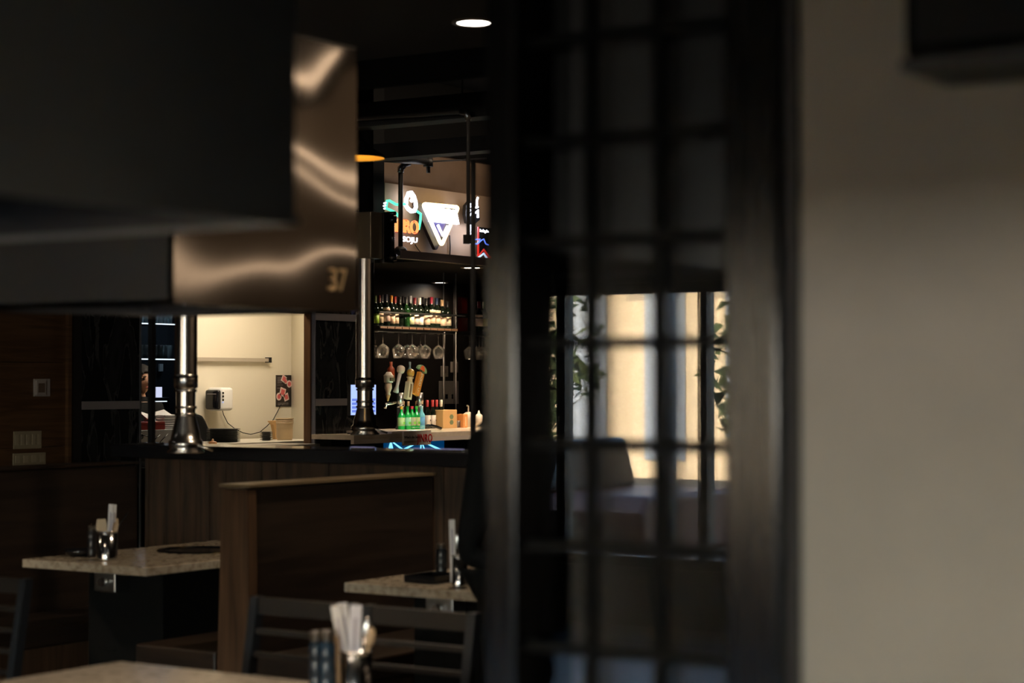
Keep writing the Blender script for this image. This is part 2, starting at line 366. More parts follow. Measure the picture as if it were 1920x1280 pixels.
# ------------------------------------------------------------------ half wall with ledge
yb0, yb1 = 3.0, 6.72
hw = struct('trim_2', B(XP+.012, XP+.14, yb0, yb1, 0, 1.114), M['matte'])
y = yb0; i = 0
while y < yb1-.02:
    wd = random.choice((.085, .1, .12)); y2 = min(y+wd, yb1)
    dx = random.uniform(0, .006)
    obj('plank', B(XP+dx, XP+.02, y+.0015, y2-.0015, .02, 1.114), M['woodv'], hw); y = y2; i += 1
led = tag(obj('ledge', B(XP-.05, XP+.24, yb0-.1, 6.9, 1.115, 1.18), M['blk'], None, .006), 'glossy black ledge running along the top of the planked half wall', 'ledge')
# black posts on the ledge
def post(px, w, z1, label):
    p = at(px, 715, x=XP+.05)
    t = thing('ledge_post', label, 'post', (p.x, p.y, 1.18))
    obj('shaft', B(-w/2, w/2, -w/2, w/2, .008, z1-1.18), M['black'], t); obj('foot_plate', B(-w*1.6, w*1.6, -w*1.6, w*1.6, 0, .008), M['chrome'], t)
    return t
post(284.5, .026, CEIL-.12, 'slim black square post on the ledge left of the first exhaust pipe')
post(887, .016, Z(887, 300, x=XP+.05), 'slim black post on the ledge in front of the neon signs')

# ------------------------------------------------------------------ benches
def bench(name_label, x0, x1, y0, y1, h, seats, end=True):
    t = thing('booth_bench', name_label, 'bench', (x0, (y0+y1)/2, 0)); cy = (y0+y1)/2; a, b = y0-cy, y1-cy; Lx = x1-x0
    obj('backrest', B(.03, Lx, a+.012, b-.012, .3, h-.02), M['bench'], t)
    bm = bmesh.new()
    vs = [(0, a-.02, 0), (.05, a-.02, 0), (.05, b+.03, 0), (0, b+.03, 0), (0, a, h-.02), (.05, a, h-.02), (.05, b, h-.02), (0, b, h-.02)]
    v = [bm.verts.new(q) for q in vs]
    for f in ((3,2,1,0),(4,5,6,7),(0,1,5,4),(1,2,6,5),(2,3,7,6),(3,0,4,7)): bm.faces.new([v[i] for i in f])
    obj('end_panel', bm, M['endw'], t)
    obj('cap', B(-.008, Lx, a-.008, b+.008, h-.012, h), M['capw'] if end else M['bench'], t, .002)
    for s in seats:
        q0, q1 = (b+.03, b+.45) if s > 0 else (a-.45, a-.03)
        obj('seat', B(.0, Lx, q0, q1, .36, .45), M['bench'], t, .01)
        obj('seat_base', B(.02, Lx, min(q0, q1)+.03, max(q0, q1)-.03, 0, .36), M['endw'], t)
    return t
bench('high-backed dark wood booth bench between the left and right quartz tables', 5.72, XP-.02, 5.0, 5.13, 1.09, (1, -1))
bench('dark wood booth bench along the marble wall behind the left quartz table', 5.2, XP-.02, 6.74, 6.86, 1.10, (-1,), end=False)

# ------------------------------------------------------------------ tables
def table(x0, x1, y0, y1, label, gx, gy, side=-1, vents=True):
    t = thing('grill_table', label, 'table', ((x0+x1)/2, (y0+y1)/2, 0)); cx, cy = (x0+x1)/2, (y0+y1)/2; hx, hy = (x1-x0)/2, (y1-y0)/2
    bm = bmesh.new(); box(bm, -hx, hx, -hy, hy, .716, .75)
    obj('tabletop', bm, M['quartz'], t, .003)
    cx_, cy_ = gx-cx, gy-cy
    obj('grill_rim', L([(.155, .7505), (.158, .756), (.172, .757), (.178, .751)], (cx_, cy_, 0), n=48), M['dsteel'], t)
    obj('grill_plate', L([(0, .753), (.11, .753), (.13, .7515), (.155, .7515)], (cx_, cy_, 0), n=48), M['blk'], t)
    cab = obj('cabinet', B(-hx+.24, hx-.15, -hy+.14, hy-.14, .04, .716), M['matte'], t)
    for s in (-1, 1):
        for q in range(4):
            obj('vent', B(-hx+.234, -hx+.242, s*.1-.045, s*.1+.045, .22+q*.05, .228+q*.05), M['matte'], cab)
    obj('control_box', B(-hx+.16, -hx+.24, -.02, .10, .62, .70), M['brush'], t, .004)
    obj('knob', RD((-hx+.16, .04, .66), (-hx+.135, .04, .66), .018), M['chrome'], t)
    obj('foot', B(-hx+.2, hx-.1, -hy+.1, hy-.1, 0, .04), M['black'], t)
    return t
tl = table(5.72, 6.90, 5.52, 6.22, 'speckled quartz grill table at left under the first exhaust pipe', 6.43, 5.90)
tr_ = table(5.70, 6.90, 3.82, 4.52, 'speckled quartz grill table beside the person in black', 6.35, 4.17)
tn = table(3.03, 3.78, 2.44, 3.74, 'pale quartz table nearest the camera along the bottom edge', 3.41, 3.12)

# ------------------------------------------------------------------ chairs
def chair(loc, rz, label):
    t = thing('dining_chair', label, 'chair', loc, rz)      # faces local -X; origin on the floor
    h, w = .86, .385; lean = .07
    for s in (-1, 1):
        bm = bmesh.new(); a = w/2-.016
        P = [(-.02, s*a, 0), (0, s*a, .45), (lean, s*a, h)]
        for u, v in zip(P, P[1:]): 
            q = [bm.verts.new((c[0]+dx, c[1]+dy, c[2])) for c in (u, v) for dx, dy in ((-.017,-.014),(.017,-.014),(.017,.014),(-.017,.014))]
            for f in ((3,2,1,0),(4,5,6,7),(0,1,5,4),(1,2,6,5),(2,3,7,6),(3,0,4,7)): bm.faces.new([q[i] for i in f])
        obj('stile', bm, cm((.016, .019, .024), .35), t)  # stiles a little bluer than the slats
        obj('leg', B(-.40, -.37, s*a-.014, s*a+.014, 0, .44), cm((.02, .02, .022), .4), t)
    def xat(z): return lean*(z-.45)/(h-.45)
    for z0, z1, nm in ((.81, .858, 'top_rail'), (.755, .77, 'slat'), (.69, .705, 'slat'), (.625, .64, 'slat'), (.56, .575, 'slat')):
        xm = xat((z0+z1)/2); obj(nm, B(xm-.009, xm+.009, -w/2+.03, w/2-.03, z0, z1), cm((.012, .009, .007), .5), t)
    obj('seat', B(-.42, .0, -w/2, w/2, .43, .465), cm((.03, .02, .016), .5), t, .006)
    for s in (-1, 1): obj('stretcher', B(-.38, -.01, s*(w/2-.016)-.008, s*(w/2-.016)+.008, .2, .22), cm((.02, .02, .022), .4), t)
    return t
xc = 4.33
chair((xc, 3.63, 0), 0, 'dark ladder-back chair tucked at the near table, the one in front of the bench end')
chair((xc, 3.22, 0), 0, 'dark ladder-back chair at the near table, the one below the right quartz table')
chair((4.32, 4.93, 0), 0, 'dark ladder-back chair at the far lower left corner, only its bluish stile showing')

# ------------------------------------------------------------------ table ware
def cup(p, h, r, label):
    t = thing('utensil_cup', label, 'cup', p)
    obj('body', L([(0, .001), (r, .001), (r, .006), (r, h), (r-.003, h), (r-.003, .006), (0, .006)], n=32), M['brush2'], t)
    obj('rim', L([(r-.003, h-.002), (r+.0025, h-.002), (r+.0025, h+.003), (r-.003, h+.003)], n=32), M['chrome'], t)
    return t
M['brush2'] = mat('cup_steel', (.55, .56, .58), .16, 1)
def stick(base, top, w, th, mt, label, cat, name, n2=None):
    """a flat paper sleeve or handle from base to top, wide side across the view"""
    a, b = Vector(base), Vector(top); d = b-a; ln = d.length
    side = RT.copy(); dn = d.normalized(); side = (side-dn*side.dot(dn)).normalized(); nrm = dn.cross(side)
    Mx = Matrix((side, nrm, dn)).transposed().to_4x4(); Mx.translation = a
    t = thing(name, label, cat, a)
    if name == 'chopstick_sleeve':
        bm = B(-w/2, w/2, -th/2, th/2, 0, ln); Mr = Mx.copy(); Mr.translation = (0, 0, 0); bm.transform(Mr); obj('paper_sleeve', bm, mt, t, .0008)
        bm = B(-w*.35, w*.35, -th*.35, th*.35, ln*.02, ln*.3); bm.transform(Mr); obj('printed_mark', B(0, .001, 0, .001, 0, .001), mt, t) if False else bm.free()
        bm = B(-w*.12, w*.12, -th/2-.0006, -th/2, ln*.45, ln*.85); bm.transform(Mr); obj('printed_line', bm, cm((.35, .33, .42), .6), t)
    elif name == 'spoon':
        Mr = Mx.copy(); Mr.translation = (0, 0, 0)
        bm = bmesh.new(); rod(bm, (0, 0, 0), (0, 0, ln*.72), th*1.1, th*.8, n=8); bm.transform(Mr); obj('handle', bm, mt, t)
        bm = bmesh.new(); bmesh.ops.create_uvsphere(bm, u_segments=16, v_segments=10, radius=1); bm.transform(Matrix.Translation((0, 0, ln*.84)) @ Matrix.Diagonal((w/2, th*1.3, ln*.17, 1))); 
        for f in bm.faces: f.smooth = True
        bm.transform(Mr); obj('bowl', bm, mt, t)
    else:
        Mr = Mx.copy(); Mr.translation = (0, 0, 0)
        bm = bmesh.new(); q = [(-w*.3, 0), (w*.3, 0), (w*.5, ln*.85), (w*.4, ln), (-w*.4, ln), (-w*.5, ln*.85)]; prism(bm, q, -th/2, th/2); bm.transform(Mr); obj('blade', bm, mt, t)
    return t
def sauce(p, h, r, label, mt=None):
    t = thing('sauce_bottle', label, 'bottle', p); mt = mt or cm((.012, .018, .026), .22)
    obj('body', L([(0, 0), (r*.94, 0), (r, .006), (r, h*.25), (r*.95, h*.27), (r, h*.29), (r, h*.5), (r*.95, h*.52), (r, h*.54), (r, h*.78), (r*.8, h*.82), (r*.8, h*.84), (0, h*.84)], n=20), mt, t)
    obj('cap', L([(r*.84, h*.84), (r*.84, h), (0, h)], n=20), cm((.03, .024, .018), .4), t)
    return t
# left table
def onT(px, py, z=.75): return at(px, py, z=z)
pc = onT(201, 1050); d1 = (pc-CAM).dot(FW)
def px2m(n, d): return n*d/FPX
cup(pc, px2m(54, d1), px2m(19, d1), 'mirror-finish steel utensil cup on the left quartz table')
def off(p, dpx, dpy, d, dd=0): return p + RT*px2m(dpx, d) + Vector((0, 0, 1))*px2m(-dpy, d) + Vector((FW.x, FW.y, 0))*dd
stick(off(pc, 2, -6, d1), off(pc, 7, -105, d1), px2m(9, d1), .004, M['paper'], 'tallest paper chopstick sleeve standing in the left table cup', 'chopsticks', 'chopstick_sleeve')
stick(off(pc, 8, -6, d1, .01), off(pc, 13, -104, d1, .01), px2m(7, d1), .004, M['paper'], 'paper chopstick sleeve just right of the tallest in the left table cup', 'chopsticks', 'chopstick_sleeve')
stick(off(pc, -3, -6, d1, -.008), off(pc, 12, -88, d1, -.008), px2m(7, d1), .003, cm((.5, .48, .52), .5), 'slanting grey paper sleeve in front in the left table cup', 'chopsticks', 'chopstick_sleeve')
stick(off(pc, -8, -6, d1, .006), off(pc, -12, -77, d1, .006), px2m(20, d1), .005, cm((.55, .42, .27), .5), 'rounded pale wooden paddle in the left table cup', 'utensil', 'wooden_paddle')
stick(off(pc, 10, -6, d1, -.004), off(pc, 13, -78, d1, .012), px2m(15, d1), .005, cm((.45, .30, .16), .5), 'tan wooden paddle behind the sleeves in the left table cup', 'utensil', 'wooden_paddle')
o = obj('tongs', TB([off(pc, -4, -8, d1), off(pc, -16, -52, d1), off(pc, -30, -68, d1)], .0022), M['chrome']); tag(o, 'thin metal tong arm leaning left out of the left table cup', 'tongs')
o = obj('tongs', TB([off(pc, 8, -8, d1, .01), off(pc, 18, -60, d1, .01), off(pc, 38, -90, d1, .01)], .003), M['blk']); tag(o, 'black scissor arm leaning right out of the left table cup', 'scissors')
sauce(onT(172, 1044), px2m(60, d1), px2m(9, d1), 'dark sauce bottle left of the cup on the left table', cm((.012, .012, .014), .3))
def dish(p, r, label, h=.03):
    t = thing('sauce_dish', label, 'dish', p)
    obj('bowl', L([(0, 0), (r*.55, 0), (r*.8, h*.3), (r, h), (r*.95, h), (r*.72, h*.4), (0, h*.3)], n=32), M['blk'], t); obj('contents', L([(0, h*.45), (r*.74, h*.45)], n=32), cm((.03, .015, .01), .2), t)
    return t
dish(onT(152, 1042), .075, 'shallow black dish on the left end of the left table')
# right table
pr_ = onT(862, 1101); d2 = (pr_-CAM).dot(FW)
cup(pr_, px2m(60, d2), px2m(15, d2), 'steel utensil cup beside the person in black on the right table')
stick(off(pr_, -12, -10, d2), off(pr_, -15, -127, d2), px2m(11, d2), .004, M['paper'], 'single white paper chopstick sleeve standing in the right table cup', 'chopsticks', 'chopstick_sleeve')
stick(off(pr_, 0, -10, d2, .01), off(pr_, -4, -100, d2, .01), px2m(14, d2), .003, M['brush'], 'steel spoon behind the sleeve in the right table cup', 'spoon', 'spoon')
t = thing('serving_tray', 'low black tray holding the sauce bottle on the right table', 'tray', onT(812, 1090))
obj('base', B(-.085, .085, -.07, .07, 0, .01), M['blk'], t, .003)
bm = bmesh.new()
for s in (-1, 1): box(bm, -.085, .085, s*.066-.004, s*.066+.004, .01, .028); box(bm, s*.081-.004, s*.081+.004, -.062, .062, .01, .028)
obj('rim', bm, M['blk'], t)
ps = onT(828, 1083); sauce(ps+Vector((0, 0, .01)), px2m(62, 7.1), px2m(11, 7.1), 'black sauce bottle standing in the tray on the right table', cm((.012, .016, .02), .25))
# near table
pn = onT(668, 1302); d3 = (pn-CAM).dot(FW)
cup(pn, px2m(80, d3), px2m(29, d3), 'steel utensil cup on the near table at the bottom edge')
stick(off(pn, -12, -12, d3), off(pn, -40, -166, d3), px2m(17, d3), .005, M['paper'], 'white paper chopstick sleeve leaning furthest left in the near table cup', 'chopsticks', 'chopstick_sleeve')
stick(off(pn, -8, -12, d3, .012), off(pn, -27, -170, d3, .012), px2m(18, d3), .005, cm((.66, .65, .66), .6), 'middle paper chopstick sleeve of the near table cup', 'chopsticks', 'chopstick_sleeve')
stick(off(pn, -6, -12, d3, -.008), off(pn, 0, -168, d3, -.008), px2m(22, d3), .005, cm((.72, .72, .80), .6), 'widest white paper chopstick sleeve standing nearly upright in the near table cup', 'chopsticks', 'chopstick_sleeve')
stick(off(pn, 2, -12, d3, .01), off(pn, 22, -142, d3, .01), px2m(19, d3), .004, M['chrome'], 'steel spoon with warm glint at the top of the near table cup', 'spoon', 'spoon')
stick(off(pn, 8, -12, d3, -.002), off(pn, 30, -125, d3, -.002), px2m(18, d3), .004, cm((.5, .36, .22), .4), 'tan spoon leaning right in the near table cup', 'spoon', 'spoon')
sauce(onT(593, 1300), px2m(118, d3), px2m(13, d3), 'left one of the two ribbed blue-black bottles on the near table', cm((.010, .020, .034), .25))
sauce(onT(614, 1306), px2m(124, d3), px2m(15, d3), 'right one of the two ribbed blue-black bottles on the near table', cm((.012, .030, .055), .25))
stick(off(pn, -30, 0, d3, -.02), off(pn, -36, -112, d3, -.02), px2m(9, d3), .006, cm((.30, .18, .08), .5), 'brown wooden stick between the bottles and the near table cup', 'utensil', 'wooden_paddle')

# ------------------------------------------------------------------ ceiling lights and overhead pipework
def downlight(x, y, z, r, label, e, blend=.6, ang=120, glow=None):
    t = thing('downlight', label, 'ceiling light', (x, y, z))
    obj('trim_ring', L([(r, 0), (r*1.22, 0), (r*1.22, -.006), (r*.98, -.008), (r*.9, 0)], n=32), cm((.25, .2, .15), .4), t)
    obj('diffuser', L([(0, -.004), (r*.95, -.004)], n=32), glow or M['lw'], t)
    if e:
        l = lamp('SPOT', 'downlight_lamp', (x, y, z-.02), e*5, WARM, spot_size=R(ang), spot_blend=blend, shadow_soft_size=r)
    return t
p = at(889, 41, z=CEIL)
downlight(p.x, p.y, CEIL, .072, 'bright round ceiling downlight at the top beside the dark post', 18)
# pendant with gold inside
p = at(668, 297, d=9.4)
t = thing('pendant_lamp', 'black dish pendant lamp with gold inner face above the second exhaust pipe', 'pendant lamp', p)
obj('shade', L([(.138, 0), (.135, .012), (.07, .055), (.03, .09), (.02, .13), (0, .13)], n=40), M['black'], t)
obj('inner_face', L([(.134, .001), (.07, .045), (.0, .06)], n=40), M['gold'], t)
obj('cord', RD((0, 0, .13), (0, 0, 3.9-p.z if p.x > XP else CEIL-p.z), .004, n=6), M['black'], t)
obj('bulb', L([(0, .018), (.012, .024), (.016, .036), (.012, .05), (0, .056)], n=16), em('bulb_glow', (1, .7, .25), 6), t)
lamp('POINT', 'pendant_bulb', p+Vector((0, 0, .005)), 1.6, (1, .62, .22), shadow_soft_size=.02)
# conduit frame
CX = 9.0
a = at(650, 224, x=CX); b = at(878, 208, x=CX); c_ = at(878, 440, x=CX)
t = thing('conduit_frame', 'grey metal conduit bending down from the beam in front of the palm sign', 'pipe', b)
bm = bmesh.new(); tube(bm, [a-b, Vector((0, .06, -.002)), Vector((0, .02, -.012)), Vector((0, 0, -.05)), c_-b], .011); obj('tube', bm, cm((.16, .14, .12), .45), t)
obj('elbow', TB([Vector((0, .05, 0)), Vector((0, .01, -.01)), Vector((0, 0, -.05))], .018), M['brush'], t)
obj('hanger', RD((0, .04, 0), (0, .04, 3.9-b.z), .005, n=6), M['black'], t)
obj('end_box', B(-.02, .02, -.02, .02, c_.z-b.z-.05, c_.z-b.z), cm((.1, .09, .08), .5), t)
for i, (p0, x_, hh) in enumerate(((205, 9.15, .14), (277, 10.6, .10))):
    q = at(790, p0, x=x_); o = struct('trim_%d' % (3+i), B(x_, x_+.15, 2, 14, q.z-hh/2, q.z+hh/2), cm((.035, .032, .03), .7))
SY = 9.3
a = at(751, 316, y=SY); b = at(751, 474, y=SY)
t = thing('sign_conduit', 'dark upright conduit with elbow in front of the orange lettered neon sign', 'pipe', b)
obj('tube', TB([(0, 0, 0), (0, 0, a.z-b.z), (.03, -.01, a.z-b.z+.03), (.09, -.02, a.z-b.z+.045)], .019), cm((.03, .028, .026), .4), t)
obj('elbow', TB([(0, 0, a.z-b.z-.03), (0, 0, a.z-b.z), (.03, -.01, a.z-b.z+.03)], .027), M['brush'], t)
obj('foot', L([(0, 0), (.05, 0), (.05, .03), (.03, .05), (0, .05)], n=16), M['black'], t)
a = at(724, 292, y=SY-.1); b = at(803, 303, y=SY-.1); e = at(912, 297, y=SY-.1)
t = thing('ceiling_bracket', 'black overhead bracket arm with cross fitting above the neon signs', 'bracket', b)
bm = bmesh.new(); rod(bm, a-b, (0, 0, 0), .05, .028); obj('arm', bm, M['black'], t)
bm = bmesh.new(); rod(bm, (0, 0, -.09), (0, 0, .075), .016); rod(bm, (0, 0, -.04), (0, 0, .03), .04, .035); obj('cross_fitting', bm, M['black'], t)
obj('rod', RD((0, 0, 0), e-b, .007, n=6), M['black'], t)

# ------------------------------------------------------------------ back wall: wood, marble, pass window
def wx(px): return X(px, W)
x_wood1, x_m0, x_m1, x_o1, x_w0, x_w1, x_end = wx(118), wx(147), wx(258), wx(345), wx(347), wx(581), wx(664)
zo = Z(300, 572, y=W)+.02          # opening top
zws = 1.02                         # window sill
zwt = Z(460, 583, y=W)
bm = bmesh.new()
box(bm, -6.1, x_m1, W, W+.05, 0, 3.9); box(bm, x_m1, x_end, W, W+.05, max(zo, zwt), 3.9)
box(bm, x_o1, x_w0+.03, W, W+.05, 0, zo); box(bm, x_w0, x_end, W, W+.05, 0, zws); box(bm, x_w1, x_end, W, W+.05, zws, zo+.2)
box(bm, x_m1, x_o1, W, W+.05, 0, .9)
wb = struct('wall_back', bm, M['matte'])
n = 6; zz0 = 0
for i in range(n):      # horizontal boards of the wood panel
    h = 3.2/n; obj('panel', B(x_wood1-3.2, x_wood1, W-.022, W, .0+i*h+.0015, (i+1)*h-.0015), M['wood'], wb)
obj('corner_post', B(x_wood1-.0, x_wood1+.03, W-.05, W, 0, 3.2), M['wood'], wb)
obj('corner_sheet', B(x_wood1+.03, x_m0, W-.03, W, 0, 3.2), mat('clear_corner_sheet', (.035, .030, .028), .12), wb)
zs0, zs1 = Z(200, 767, y=W-.03), Z(200, 752, y=W-.03)
zt0 = Z(200, 584, y=W-.03); zt1 = zt0+(zs1-zs0)
def marble(a, b, z0, z1):
    obj('tile', B(a+.001, b-.001, W-.028, W, z0+.001, z1-.001), M['marble'], wb)
def strip(a, b, z0, z1): obj('metal_strip', B(a, b, W-.034, W, z0, z1), M['stripe'], wb)
for a, b in ((x_m0, x_m1), (x_w1+.02, x_end)):
    marble(a, b, 0, .55); marble(a, b, .55, zs0); strip(a, b, zs0, zs1); marble(a, b, zs1, zt0); strip(a, b, zt0, zt1); marble(a, b, zt1, zt1+.6); marble(a, b, zt1+.6, 3.5)
obj('edge_trim', B(x_m1-.012, x_m1, W-.036, W, 0, 3.2), cm((.12, .12, .13), .3), wb)
obj('edge_trim', B(x_w1+.012, x_w1+.024, W-.036, W, .6, 3.2), cm((.2, .2, .24), .3), wb)
obj('header', B(x_m1, x_end, W-.04, W, max(zo, zwt)+.004, max(zo, zwt)+.10), cm((.03, .025, .03), .3), wb)
# window frame (brown jambs)
win = struct('window_2', B(x_w0, x_w1+.012, W-.006, W+.055, zwt-.0, zwt+.03), M['jamb'])
obj('window_jamb', B(x_w1-.004, x_w1+.012, W-.006, W+.055, zws, zwt), M['jamb'], win)
obj('window_jamb', B(x_w0, x_w0+.05, W-.01, W+.055, zws, zwt), M['jamb'], win)
obj('window_sill', B(x_w0, x_w1, W-.1, W+.5, zws-.03, zws), cm((.30, .26, .22), .3), win)
# switches, thermostat
KY = W-.024
def plate(px0, px1, py0, py1, n, label):
    x0, x1 = X(px0, KY), X(px1, KY); z0, z1 = Z(50, py1, y=KY), Z(50, py0, y=KY)
    t = thing('switch_plate', label, 'light switch', ((x0+x1)/2, KY, (z0+z1)/2)); w = (x1-x0)/2; h = (z1-z0)/2
    obj('cover', B(-w, w, -.008, 0, -h, h), M['plate'], t, .002)
    for i in range(n):
        c = -w+(i+.5)*2*w/n
        obj('rocker', B(c-w/n*.55, c+w/n*.55, -.012, -.008, -h*.55, h*.62), cm((.48, .40, .28), .35), t, .001)
    return t
plate(25, 77, 808, 841, 5, 'beige five-gang switch plate on the brown wood wall')
plate(24, 85, 849, 872, 4, 'beige switch plate half hidden behind the bench, below the five-gang one')
x0, x1 = X(62, KY), X(92, KY); z0, z1 = Z(77, 743, y=KY), Z(77, 710, y=KY)
t = thing('thermostat', 'white square thermostat on the brown wood wall above the switches', 'thermostat', ((x0+x1)/2, KY, (z0+z1)/2)); w = (x1-x0)/2; h = (z1-z0)/2
obj('back_plate', B(-w, w, -.012, 0, -h, h), cm((.5, .45, .42), .4), t, .003); obj('front_cover', B(-w*.95, w*.25, -.03, -.012, -h*.85, h*.8), cm((.5, .44, .40), .4), t, .003)
obj('display', B(-w*.75, w*.05, -.0315, -.03, -h*.55, h*.5), cm((.2, .14, .1), .3), t)

# ---- kitchen behind the pass window
KB = 10.85
kx0, kx1 = X(347, KB), X(546, KB)
kw = struct('wall_kitchen', B(kx0, kx1, KB, KB+.1, 0, 2.9), M['creamp'])
def slab(name, p, q, th, z0, z1, mt):
    bm = bmesh.new(); d = Vector((q[0]-p[0], q[1]-p[1], 0)).normalized(); nn = Vector((d.y, -d.x, 0))*th
    v = [bm.verts.new((a[0]+b.x, a[1]+b.y, z)) for z in (z0, z1) for a, b in ((p, Vector((0,0,0))), (q, Vector((0,0,0))), (q, nn), (p, nn))]
    for f in ((3,2,1,0),(4,5,6,7),(0,1,5,4),(1,2,6,5),(2,3,7,6),(3,0,4,7)): bm.faces.new([v[i] for i in f])
    return struct(name, bm, mt)
slab('wall_kitchen_side', (x_end-.04, W+.125), (kx1, KB-.0), .05, 0, 3.9, M['cream'])
slab('wall_bar_side', (x_end+.02, W+.125), (kx1+.08, KB+.0), .04, 0, 3.9, M['matte'])
struct('wall_bar_corner', B(kx1+.08, kx1+.12, KB, 11.6, 0, 3.9), M['matte'])
struct('ceiling_kitchen', B(kx0-.6, kx1, W+.12, KB+.1, 2.6, 2.7), M['cream'])
kt = tag(obj('kitchen_counter', B(10.70, x_end+.04, W+.30, 10.42, .99, 1.03), cm((.5, .46, .38), .3), None, .004), 'pale kitchen counter behind the pass window', 'counter')
lk = lamp('AREA', 'kitchen_ceiling_panel', (kx0+.35, 9.95, 2.58), 18, (1, .86, .68), shape='RECTANGLE', size=.5, size_y=.9)
y = KB-.03
z = Z(450, 674, y=y)
t = thing('wall_rail', 'horizontal grey steel rail on the cream kitchen wall', 'rail', (X(440, y), y, z))
obj('bar', B(X(340, y)-X(440, y), X(503, y)-X(440, y), -.01, .01, -.014, .014), cm((.42, .36, .28), .4), t)
obj('end_cap', B(X(502, y)-X(440, y), X(506, y)-X(440, y), -.02, .03, -.022, .022), M['dsteel'], t)
# dispenser
x0, x1 = X(381, KB), X(425, KB); z0, z1 = Z(400, 769, y=KB), Z(400, 726, y=KB); w = (x1-x0)/2; h = (z1-z0)/2; zc = (z0+z1)/2
def rbox(x0, x1, y0, y1, z0, z1, b):
    bm = B(x0, x1, y0, y1, z0, z1); bmesh.ops.bevel(bm, geom=list(bm.edges), offset=b, segments=4, affect='EDGES', profile=.5)
    for f in bm.faces: f.smooth = True
    return bm
cdx = at(403, 748, y=KB-.10)
t = thing('towel_dispenser', 'white dispenser with black front on the cream kitchen wall', 'dispenser', (cdx.x+.03, KB-.10, cdx.z), R(-86))
obj('housing', rbox(-.075, .075, -.045, .115, -h, h, .025), M['white'], t)
obj('front_cover', rbox(-.070, .066, -.075, -.03, -h*.9, h*.8, .018), M['blk'], t)
obj('stripe', B(-.045, .045, -.077, -.074, h*.42, h*.47), M['stripe'], t)
for q in range(3): obj('vent', B(.074, .077, -.035, -.015, h*(.45-.3*q), h*(.62-.3*q)), M['blk'], t)
obj('light', B(.074, .077, -.035, -.02, -h*.32, -h*.22), M['scr'], t)
obj('wall_bracket', B(-.10, -.07, -.02, .09, -h*.6, h*.6), M['white'], t)
t = thing('power_cord', 'thin black cord hanging from the white dispenser across the kitchen wall', 'cord', (cdx.x, KB-.02, cdx.z))
obj('cord', TB([at(a_, b_, y=KB-.02)-Vector(t.location) for a_, b_ in ((416, 765), (419, 777), (427, 793), (440, 803), (455, 811), (470, 814), (487, 810), (500, 799), (512, 787), (520, 772), (527, 758))], .0035, n=6), M['blk'], t)
# poster
x0, x1 = X(517, KB), X(545, KB); z0, z1 = Z(530, 762, y=KB), Z(530, 703, y=KB); w = x1-x0; h = z1-z0
t = thing('poster', 'black poster with pink meat cut pictures on the cream kitchen wall', 'poster', (x0, KB, z0))
obj('sheet', B(0, w, -.006, 0, 0, h), cm((.02, .014, .012), .4), t)
def disc(cx, cz, r, mt, nm='meat_picture', sq=False, rot=.6):
    bm = bmesh.new()
    n_ = 4 if sq else 16
    prism(bm, [(cx+r*w*math.cos(rot+2*PI*i/n_)*1.0, cz+r*w*math.sin(rot+2*PI*i/n_)) for i in range(n_)], -.008, -.006); obj(nm, bm, mt, t)
def disc2(cx, cz, r, sq=False, rot=.6):
    disc(cx, cz, r, cm((.72, .55, .50), .5), sq=sq, rot=rot)
    bm = bmesh.new(); n_ = 4 if sq else 16
    prism(bm, [(cx+r*.62*w*math.cos(rot+2*PI*i/n_), cz+r*.62*w*math.sin(rot+2*PI*i/n_)) for i in range(n_)], -.010, -.008); obj('meat_picture', bm, cm((.62, .12, .12), .5), t)
disc2(.50*w, .88*h, .21, True, .3); disc2(.86*w, .72*h, .16); disc2(.62*w, .80*h, .11); disc2(.42*w, .46*h, .26, True, .5); disc2(.17*w, .32*h, .17); disc2(.66*w, .30*h, .22, True, 1.1)
for q in range(6): obj('printed_line', B(w*.08, w*(.36 if q % 2 else .42), -.007, -.006, h*(.92-.035*q), h*(.93-.035*q)), M['stripe'], t)
for q in range(2): obj('printed_line', B(w*.06, w*.45, -.007, -.006, h*(.68-.1*q), h*(.69-.1*q)), M['stripe'], t)
for q in range(3): obj('printed_line', B(w*.1, w*.8, -.007, -.006, h*(.05+.03*q), h*(.058+.03*q)), cm((.3, .27, .25), .5), t)
ORD = ['topmost', 'second from top', 'third from top', 'fourth from top', 'fifth from top', 'sixth from top', 'seventh from top', 'eighth from top', 'ninth from top', 'tenth from top', 'lowest']
def ordn(i, n): return ORD[n-1-i]
# plate stacks
YC = 10.0
def stack(px0, px1, py0, py1, n, label, group, bowl=False):
    xa, xb = X(px0, YC), X(px1, YC); r = px2m((px1-px0)/2, (at((px0+px1)/2, 800, y=YC)-CAM).dot(FW)); pcx = at((px0+px1)/2, 715, y=YC)
    zt = Z((px0+px1)/2, py0, y=YC); zb = 1.03; dz = (zt-zb)/n
    first = None
    for i in range(n):
        if first is None:
            first = thing('bowl' if bowl else 'plate', label, 'bowl' if bowl else 'plate', (pcx.x, YC, zb), 0, group)
            rr = r*.55 if bowl else r*.8
            obj('dish', L([(0, 0), (rr, 0), (rr+.004, dz*.35), (r, dz*.80), (r, dz*.98), (r*.97, dz*.98), (rr*.9, dz*.5), (0, dz*.45)], n=32), cm((.008, .008, .009), .35), first)
        else: dup(first, (pcx.x+random.uniform(-.003, .003), YC, zb+i*dz), random.uniform(0, 6), ordn(i, n)+' '+label, group)
    first['label'] = 'bottom '+label
stack(388, 451, 803, 833, 11, 'shiny black plate in the tall stack on the kitchen counter', 'black plates stacked on the kitchen counter')
stack(487, 512, 809, 830, 7, 'small black bowl in the low stack beside the tan bucket', 'black bowls stacked beside the bucket', True)
